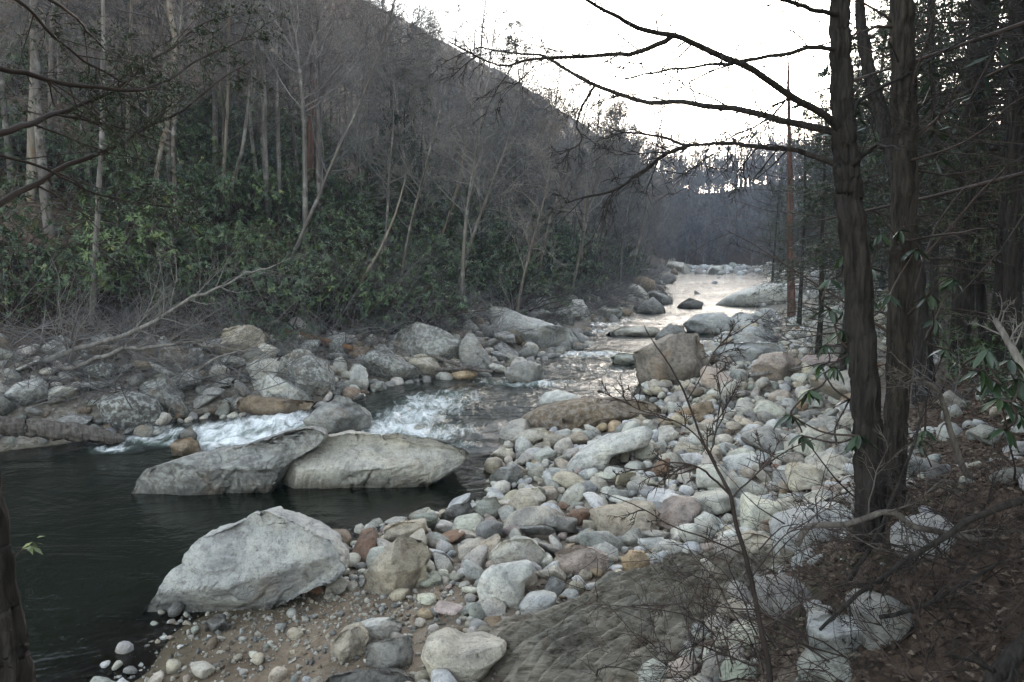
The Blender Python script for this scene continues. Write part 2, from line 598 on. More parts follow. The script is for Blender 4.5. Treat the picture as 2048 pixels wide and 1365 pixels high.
def obj(name, me, parent=None, loc=None, rotz=0.0, scale=None):
    o = bpy.data.objects.new(name, me)
    COL.objects.link(o)
    if parent is not None:
        o.parent = parent
    if loc is not None:
        o.location = [float(v) for v in loc]
    if rotz:
        o.rotation_euler = (0, 0, rotz)
    if scale is not None:
        o.scale = (scale,) * 3 if np.isscalar(scale) else [float(v) for v in scale]
    return o


def tag(o, label, cat, group=None):
    o['label'] = label
    o['category'] = cat
    if group:
        o['group'] = group
    return o


def empty(name, loc, label, cat, group=None, rotz=0.0, scale=None):
    o = obj(name, None, None, loc, rotz, scale)
    o.empty_display_size = 0.2
    return tag(o, label, cat, group)


def ico(sub):
    bm = bmesh.new()
    bmesh.ops.create_icosphere(bm, subdivisions=sub, radius=1.0)
    V = np.array([v.co[:] for v in bm.verts])
    F = np.array([[v.index for v in f.verts] for f in bm.faces], np.int32)
    bm.free()
    return unit(V), F


ICO = {k: ico(k) for k in (2, 3, 4, 5, 6)}


class MB:
    def __init__(s):
        s.V, s.Q, s.T, s.n = [], [], [], 0
        s.A = []

    def add(s, V, Q=None, T=None, a=None):
        V = np.asarray(V, float).reshape(-1, 3)
        if Q is not None and len(Q):
            s.Q.append(np.asarray(Q) + s.n)
        if T is not None and len(T):
            s.T.append(np.asarray(T) + s.n)
        s.V.append(V)
        s.A.append(np.zeros(len(V)) if a is None else np.asarray(a, float))
        s.n += len(V)
        return s

    def mesh(s, name, mat, smooth=True, attr=None):
        f = []
        if s.Q:
            f.append(np.concatenate(s.Q))
        if s.T:
            f.append(np.concatenate(s.T))
        return mk_mesh(name, np.concatenate(s.V), f, mat, smooth, {attr: np.concatenate(s.A)} if attr else None)


def tubes(pts, rad, S):
    """pts (N,K,3), rad (N,K): N tubes of K rings with S sides -> verts, quads"""
    N, K, _ = pts.shape
    T = np.empty_like(pts)
    T[:, 1:-1] = pts[:, 2:] - pts[:, :-2]
    T[:, 0] = pts[:, 1] - pts[:, 0]
    T[:, -1] = pts[:, -1] - pts[:, -2]
    T = unit(T)
    ref = np.where(np.abs(T[:, :1, 2:3]) > 0.8, np.array([1.0, 0.1, 0]), np.array([0.05, 0.1, 1.0]))
    U = unit(np.cross(T, np.broadcast_to(ref, T.shape)))
    Vv = np.cross(T, U)
    a = np.arange(S) / S * 2 * np.pi
    ring = U[:, :, None, :] * np.cos(a)[:, None] + Vv[:, :, None, :] * np.sin(a)[:, None]
    V = pts[:, :, None, :] + ring * rad[:, :, None, None]
    idx = np.arange(N * K * S).reshape(N, K, S)
    A = idx[:, :-1]
    B = idx[:, 1:]
    Q = np.stack([A, np.roll(A, -1, 2), np.roll(B, -1, 2), B], -1).reshape(-1, 4)
    return V.reshape(-1, 3), Q


def spline(P, n):
    """Catmull-Rom resample of a control path (with any columns) to n points"""
    P = np.asarray(P, float)
    Q = np.concatenate([[2 * P[0] - P[1]], P, [2 * P[-1] - P[-2]]])
    t = np.linspace(0, len(P) - 1 - 1e-6, n)
    i = t.astype(int)
    f = (t - i)[:, None]
    a, b, c, d = Q[i], Q[i + 1], Q[i + 2], Q[i + 3]
    return 0.5 * (2 * b + (c - a) * f + (2 * a - 5 * b + 4 * c - d) * f ** 2 + (3 * b - a - 3 * c + d) * f ** 3)


def limb(mb, ctrl, n=24, S=8, wob=0.0, seed=0, cap=True, knots=0.0):
    """one tube through control rows (x,y,z,radius)"""
    P = spline(ctrl, n)
    pts, r = P[:, :3].copy(), np.maximum(P[:, 3], 0.002)
    if wob:
        k = np.arange(n) * 0.45
        for ax in range(3):
            pts[1:-1, ax] += (fbm(xyz(k, np.full(n, seed * 3.1 + ax)), 3, seed) * wob)[1:-1]
    V, Q = tubes(pts[None], r[None], S)
    if S >= 24:
        c = np.repeat(pts, S, 0)
        d = V - c
        ang = np.tile(np.arange(S) / S * 2 * np.pi, n)
        al = np.repeat(np.concatenate([[0], np.cumsum(np.linalg.norm(np.diff(pts, axis=0), axis=1))]), S)
        q3 = np.stack([np.cos(ang) * 3.2, np.sin(ang) * 3.2, al * 1.1 + seed], 1)
        rid = np.abs(fbm(q3 * np.array([2.2, 2.2, 2.6]), 3, seed + 2))
        V = c + d * (1 + 0.30 * (sstep(0.0, 0.28, rid) - 0.8) + 0.10 * fbm(q3, 3, seed + 4))[:, None]
    if knots:
        c = np.repeat(pts, S, 0)
        d = V - c
        V = c + d * (1 + knots * fbm(V * 3.0, 4, seed + 7))[:, None]
    mb.add(V, Q)
    if cap:
        for e, o_ in ((0, 0), (n - 1, (n - 1) * S)):
            cen = pts[e] + (pts[e] - pts[1 if e == 0 else n - 2]) * 0.15
            base = mb.n
            ringv = V[o_:o_ + S]
            mb.add(np.concatenate([ringv, cen[None]]), None, [[k, (k + 1) % S, S] if e else [(k + 1) % S, k, S] for k in range(S)])
    return pts, r


def grow(P, D, L, R, K, r_, wob=0.25, up=0.0, taper=0.8):
    N = len(P)
    pts = np.empty((N, K, 3))
    pts[:, 0] = P
    d = D.copy()
    for k in range(1, K):
        d = unit(d + r_.normal(0, wob, (N, 3)) + np.array([0, 0, 1.0]) * up)
        pts[:, k] = pts[:, k - 1] + d * (L / (K - 1))[:, None]
    t = np.linspace(0, 1, K)
    rad = R[:, None] * (1 - taper * t)[None]
    return pts, rad


def spawn(pts, rad, n, r_, t0, t1, ang, lmin, lmax, lens, rfac=0.55, flat=0.0):
    """children along branches -> P, D, L, R, parameter"""
    N, K, _ = pts.shape
    pi = np.repeat(np.arange(N), n)
    t = t0 + (t1 - t0) * r_.random(len(pi))
    x = t * (K - 1)
    k = np.minimum(x.astype(int), K - 2)
    f = (x - k)[:, None]
    P = pts[pi, k] * (1 - f) + pts[pi, k + 1] * f
    T = unit(pts[pi, k + 1] - pts[pi, k])
    rnd = r_.normal(0, 1, (len(pi), 3))
    rnd[:, 2] *= (1 - flat)
    perp = unit(rnd - T * np.sum(rnd * T, 1, keepdims=True))
    a = np.radians(r_.normal(ang, ang * 0.22, len(pi)))[:, None]
    D = np.cos(a) * T + np.sin(a) * perp
    L = lens[pi] * (lmin + (lmax - lmin) * r_.random(len(pi))) * (1.05 - 0.55 * t)
    R = (rad[pi, k] * (1 - f[:, 0]) + rad[pi, k + 1] * f[:, 0]) * rfac
    return P, D, L, R, t


def leaves(P, D, Nn, Ln, Wd, r_, fold=0.25):
    """diamond/lanceolate leaves: 6 verts, 4 tris each (folded along the midrib)"""
    D = unit(D)
    S = unit(np.cross(D, Nn))
    U = np.cross(S, D)
    Ln, Wd = Ln[:, None], Wd[:, None]
    b = P
    m1 = P + D * Ln * 0.5 - U * Wd * fold
    tip = P + D * Ln - U * Ln * 0.12
    l = P + D * Ln * 0.52 + S * Wd * 0.5
    r = P + D * Ln * 0.52 - S * Wd * 0.5
    V = np.stack([b, l, tip, r, m1], 1)
    n = len(P)
    o = (np.arange(n) * 5)[:, None, None]
    T = np.array([[0, 4, 1], [1, 4, 2], [2, 4, 3], [3, 4, 0]])[None] + o
    return V.reshape(-1, 3), T.reshape(-1, 3)


def flakes(P, D, Nn, Ln, Wd):
    """2-triangle blades for needles and litter"""
    D = unit(D)
    S = unit(np.cross(D, Nn))
    Ln, Wd = Ln[:, None], Wd[:, None]
    V = np.stack([P, P + D * Ln * 0.45 + S * Wd * 0.5, P + D * Ln, P + D * Ln * 0.45 - S * Wd * 0.5], 1)
    n = len(P)
    Q = np.arange(n * 4).reshape(n, 4)
    return V.reshape(-1, 3), Q

# ------------------------------------------------------------------ ground sheet
def axis(lo, hi, knots):
    """coordinates from lo to hi with local spacing given by (position, spacing) knots"""
    xs = [lo]
    kp, ks = zip(*knots)
    while xs[-1] < hi:
        xs.append(xs[-1] + float(np.interp(xs[-1], kp, ks)))
    return np.array(xs)


def grid_faces(nx, ny):
    i = np.arange(nx * ny).reshape(ny, nx)
    return np.stack([i[:-1, :-1], i[:-1, 1:], i[1:, 1:], i[1:, :-1]], -1).reshape(-1, 4)


def build_ground():
    xs = axis(-260, 200, [(-260, 6), (-60, 2.0), (-14, 0.3), (-6, 0.13), (8, 0.13), (16, 0.4), (60, 2), (200, 6)])
    ys = axis(-8, 420, [(-8, 0.5), (2, 0.14), (14, 0.14), (30, 0.35), (70, 1.0), (160, 2.5), (420, 10)])
    X, Y = np.meshgrid(xs, ys)
    Z = ground(X, Y)
    tr, tl, bk = zones(X, Y)
    litter = np.maximum(sstep(1.6, 4.0, tl + fbm(xyz(X * .8, Y * .8), 2, 8)), np.maximum(sstep(-0.9, 0.6, bk + 0.7 * fbm(xyz(X, Y), 3, 9)), sstep(9, 13, tr)))
    litter = np.maximum(litter, sstep(146, 152, X * math.sin(math.radians(18)) + Y * math.cos(math.radians(18))))
    c = gp(560, 1290)
    c2 = gp(760, 1210)
    sd = np.minimum(np.hypot((X - c[0]) / 1.9, (Y - c[1]) / 1.1), np.hypot((X - c2[0]) / 1.3, (Y - c2[1]) / 0.8))
    sand = sstep(1.5, 0.7, sd + 0.3 * fbm(xyz(X * 1.5, Y * 1.5), 3, 4))
    sand = np.maximum(sand, 0.55 * sstep(14, 9, Y) * (tr > 0))
    wl = wlevel(X, Y)
    bed = sstep(0.10, -0.08, Z - wl)
    me = mk_mesh('ground', np.stack([X, Y, Z], -1).reshape(-1, 3), [grid_faces(len(xs), len(ys))], 'ground', True,
                 None, {'zone': np.stack([sand, litter, bed], -1).reshape(-1, 3)})
    o = obj('ground', me)
    o['kind'] = 'structure'


FOAM = [  # px, py, radius in metres across / along the view, strength
    (240, 862, 1.0, .4, .85), (300, 858, .9, .5, .8), (345, 868, .8, .5, .85), (285, 880, .9, .4, .85), (225, 898, .6, .3, .95), (320, 885, .7, .4, .8),
    (430, 868, .7, .9, 1.1), (480, 858, .9, 1.0, 1.15), (530, 848, .9, 1.0, 1.15), (590, 840, .8, .8, 1.1), (420, 895, .5, .5, 1.2), (460, 885, .7, .6, 1.1), (520, 876, .9, .5, 1.1), (580, 862, .7, .6, .95),
    (745, 845, .6, .4, .7), (790, 858, .9, .8, 1.05), (820, 835, 1.0, 1.0, 1.0), (865, 808, 1.0, 1.2, .95), (850, 868, 1.0, .7, .95), (900, 862, .9, .8, .7), (910, 795, .9, 1.2, .7), (760, 878, .9, .5, .9), (920, 890, .7, .4, .6),
    (1010, 764, 1.0, .5, .75), (1060, 770, 1.0, .5, .95), (1110, 766, 1.1, .5, .6), (960, 758, 1.0, .5, .55),
    (1120, 712, 1.8, .8, .85), (1180, 708, 2.0, .9, .9), (1235, 714, 1.4, .8, .75), (1160, 735, 2.0, 1.0, .5), (1220, 740, 1.4, 1.0, .5),
    (1165, 662, 2.2, 1.6, .9), (1205, 650, 2.2, 1.6, .75), (1250, 640, 2.0, 1.8, .6), (1290, 600, 2.5, 3, .45),
]


def build_water():
    xs = axis(-46, 70, [(-46, 1.2), (-13, 0.35), (-9, 0.10), (6, 0.10), (14, 0.3), (30, 0.6), (70, 1.0)])
    ys = axis(-4, 235, [(-4, 0.4), (10, 0.14), (14, 0.09), (28, 0.10), (45, 0.3), (90, 0.6), (235, 2.0)])
    X, Y = np.meshgrid(xs, ys)
    foam = np.zeros_like(X)
    for px, py, rx, ry, s in FOAM:
        p = water_pt(px, py)
        foam = np.maximum(foam, s * np.exp(-(((X - p[0]) / rx) ** 2 + ((Y - p[1]) / ry) ** 2)))
    foam = np.clip(foam, 0, 1.2)
    turb = 0.07 + 0.5 * sstep(16.5, 19.5, Y - 0.12 * X) * (0.7 + 0.5 * fbm(xyz(X * .25, Y * .25), 3, 21)) + 0.55 * foam
    a = math.radians(-38)
    U_, V_ = X * math.cos(a) - Y * math.sin(a), X * math.sin(a) + Y * math.cos(a)
    wv = fbm(xyz(U_ * 1.6, V_ * 0.9), 4, 31)
    rough = np.abs(fbm(xyz(U_ * 3.2, V_ * 2.0), 4, 41))
    Z = wlevel(X, Y) + turb * 0.07 * wv + foam * (0.20 * (0.35 - rough) + 0.10 * fbm(xyz(X * 2.1, Y * 2.1), 3, 51))
    g = ground(X, Y)
    depth = np.clip(wlevel(X, Y) - g, 0, 2)
    keep = (g < Z + 0.5)
    F = grid_faces(len(xs), len(ys))
    kf = keep.ravel()[F].any(1)
    F = F[kf]
    used = np.unique(F)
    remap = -np.ones(X.size, np.int64)
    remap[used] = np.arange(len(used))
    me = mk_mesh('river_water', np.stack([X, Y, Z], -1).reshape(-1, 3)[used], [remap[F]], 'water', True,
                 {'foam': foam.ravel()[used], 'depth': depth.ravel()[used], 'turb': np.clip(turb, 0, 1).ravel()[used]})
    o = obj('river_water', me)
    o['kind'] = 'structure'


build_ground()
build_water()

# ------------------------------------------------------------------ rocks
COLS = {  # name: base albedo
    'white': (0.59, 0.58, 0.555), 'pale': (0.48, 0.465, 0.42), 'blue': (0.41, 0.425, 0.43), 'tan': (0.42, 0.375, 0.30), 'cream': (0.53, 0.50, 0.43),
    'ochre': (0.38, 0.29, 0.19), 'pink': (0.42, 0.355, 0.315), 'green': (0.31, 0.325, 0.29), 'grey': (0.25, 0.25, 0.24), 'dark': (0.14, 0.135, 0.125),
    'rust': (0.26, 0.16, 0.105), 'brown': (0.20, 0.155, 0.11), 'lichen': (0.20, 0.20, 0.185), 'block': (0.24, 0.21, 0.18), 'ash': (0.44, 0.445, 0.435),
}
COLS = {k: tuple(np.clip(np.array(v) * np.array([1.15, 1.13, 1.10]), 0, 0.66)) for k, v in COLS.items()}


def rock_shape(sub, seed, flat=(0.6, 0.8), nplanes=14, p=9.0, rough=0.05, elong=1.0):
    r_ = np.random.default_rng(seed)
    D, F = ICO[sub]
    nrm = unit(r_.normal(0, 1, (nplanes, 3)))
    off = r_.uniform(0.62, 1.0, nplanes)
    nrm = np.concatenate([nrm, [[1, 0, 0], [-1, 0, 0], [0, 1, 0], [0, -1, 0], [0, 0, 1], [0, 0, -1]]])
    off = np.concatenate([off, np.full(6, 0.95)])
    q = np.maximum(D @ nrm.T / off[None], 0)
    R = (np.sum(q ** p, 1)) ** (-1.0 / p)
    V = D * R[:, None]
    n = fbm(V * 1.6 + seed * 7.7, 4, seed)
    V = V * (1 + rough * 2.2 * n + rough * 0.5 * fbm(V * 6 + seed, 3, seed + 3))[:, None]
    V = V * np.array([elong, 1.0, r_.uniform(*flat)])
    V /= np.abs(V[:, :2]).max()
    return V, F


def hero(name, label, colour, lich, depth, pts, sub=5, box=2.6, seed=1, rough=0.05, cat='boulder', group=None, facets=10, base=None, sink=0.14, planes=(), root=2.2):
    """a boulder whose outline, seen from the photograph, is the traced polygon; it has its own distance and thickness"""
    pts = np.asarray(pts, float)
    r_ = np.random.default_rng(seed)
    lowk = np.argmax(pts[:, 1])
    bx, by = (pts[lowk] if base is None else base)
    Gp = gp(bx, by)
    w0 = (Gp - CAM) @ FWD + sink * depth
    P2 = np.stack([(pts[:, 0] - W / 2) / FPX, (H / 2 - pts[:, 1]) / FPX], 1) * w0
    c = 0.5 * (P2.min(0) + P2.max(0)) * 0.5 + 0.5 * P2.mean(0)
    # radial silhouette
    Q = np.concatenate([P2, P2[:1]]) - c
    th = np.linspace(-np.pi, np.pi, 361)
    Rt = np.zeros(361)
    dv = np.stack([np.cos(th), np.sin(th)], 1)
    for a, b in zip(Q[:-1], Q[1:]):
        e = b - a
        den = dv[:, 0] * e[1] - dv[:, 1] * e[0]
        den = np.where(np.abs(den) < 1e-9, 1e-9, den)
        t = (a[0] * e[1] - a[1] * e[0]) / den
        s = (a[0] * dv[:, 1] - a[1] * dv[:, 0]) / den
        ok = (t > 0) & (s >= -1e-6) & (s <= 1 + 1e-6)
        Rt = np.where(ok & (t > Rt), t, Rt)
    k = np.array([1, 2, 3, 2, 1.]) / 9
    Rs = np.convolve(np.concatenate([Rt[-3:-1], Rt, Rt[1:3]]), k, 'valid')
    D, F = ICO[sub]
    phi = np.arcsin(np.clip(D[:, 2], -1, 1))
    theta = np.arctan2(D[:, 1], D[:, 0])
    R = np.interp(theta, th, Rs)
    cf = np.abs(np.cos(phi)) ** (2 / box)
    sf = np.sign(phi) * np.abs(np.sin(phi)) ** (2 / box)
    size = float(np.median(Rs))
    L = np.stack([R * cf * np.cos(theta), R * cf * np.sin(theta), depth * np.where(sf > 0, 0.30, 0.70) * sf], 1)
    # chop facets into the faces that look along the view, keeping the outline
    ext = np.array([np.ptp(L[:, 0]) / 2, np.ptp(L[:, 1]) / 2, depth * 0.5])
    for i in range(facets + len(planes)):
        if i >= facets:
            n = unit(np.array(planes[i - facets][:3], float))
        else:
            n = unit(r_.normal(0, 1, 3) * np.array([0.9, 0.9, 0.5]))
            n[2] = math.copysign(max(abs(n[2]), 0.40), 1 if i % 3 else -1)
            n = unit(n)
        ext[2] = depth * (0.30 if n[2] > 0 else 0.70)
        pr = (L / ext) @ n
        off = r_.uniform(0.50, 0.82) if facets > 4 else r_.uniform(0.7, 0.88)
        if i >= facets:
            off = planes[i - facets][3]
        ex = np.maximum(pr - off, 0) * 0.95
        cut = L[:, 2] - ex / n[2] * ext[2]          # cut along the depth so that the outline stays
        if n[2] > 0:
            L[:, 2] = np.where(L[:, 2] > 0, np.maximum(cut, -0.04 * depth), L[:, 2])
        else:
            L[:, 2] = np.where(L[:, 2] < 0, np.minimum(cut, 0.0), L[:, 2])
    ext[2] = depth * 0.5
    rad = unit(L / ext)
    pw = L / size + seed * 3.3
    rough = rough * 1.25
    disp = rough * size * (1.1 * fbm(pw * 1.5, 4, seed) + 0.45 * (0.4 - np.abs(fbm(pw * np.array([3., 6., 3.]), 4, seed + 5))) * 2)
    disp -= rough * size * 0.9 * sstep(0.10, 0.0, np.abs(fbm(pw * 1.1 + 5, 3, seed + 9)))      # clefts
    ns = unit(r_.normal(0, 1, 3) * np.array([0.5, 1.0, 0.7]))
    q = (pw @ ns) * 3.2 + 0.9 * fbm(pw * 0.9, 3, seed + 21)
    sw = q - np.floor(q)
    disp += rough * size * 0.55 * (np.where(sw < 0.85, sw / 0.85, (1 - sw) / 0.15) - 0.5) * sstep(-0.3, 0.3, fbm(pw * 0.8 + 3, 2, seed + 22))
    disp += rough * size * 0.6 * (0.3 - np.abs(fbm(pw * 6.0, 4, seed + 23)))
    L = L + rad * disp[:, None]
    Wd = CAM + FWD * w0 + RGT * (c[0] + L[:, :1]) + UPV * (c[1] + L[:, 1:2]) - FWD * L[:, 2:3]
    hz = max(Wd[:, 2].max() - Gp[2], 0.05)
    lowz = Gp[2] + 0.38 * hz
    Wd[:, 2] = np.where(Wd[:, 2] < lowz, lowz + (Wd[:, 2] - lowz) * root, Wd[:, 2])
    org = np.array([Wd[:, 0].mean(), Wd[:, 1].mean(), Gp[2]])
    wl0 = float(wlevel(Gp[0], Gp[1]))
    wet = sstep(0.17, 0.05, Wd[:, 2] - wl0 - 0.06 * fbm(Wd * 2.5, 3, 91)) * (1.0 if Gp[2] < wl0 + 0.12 else 0.0)
    me = mk_mesh(name, Wd - org, [F], 'rock', True, {'wet': wet})
    o = obj(name, me, None, org)
    o.color = (*COLS[colour], lich)
    tag(o, label, cat, group)
    HERO_BLOCK.append((org[0], org[1], float(np.hypot(np.ptp(Wd[:, 0]), np.ptp(Wd[:, 1]))) * 0.30))
    return o


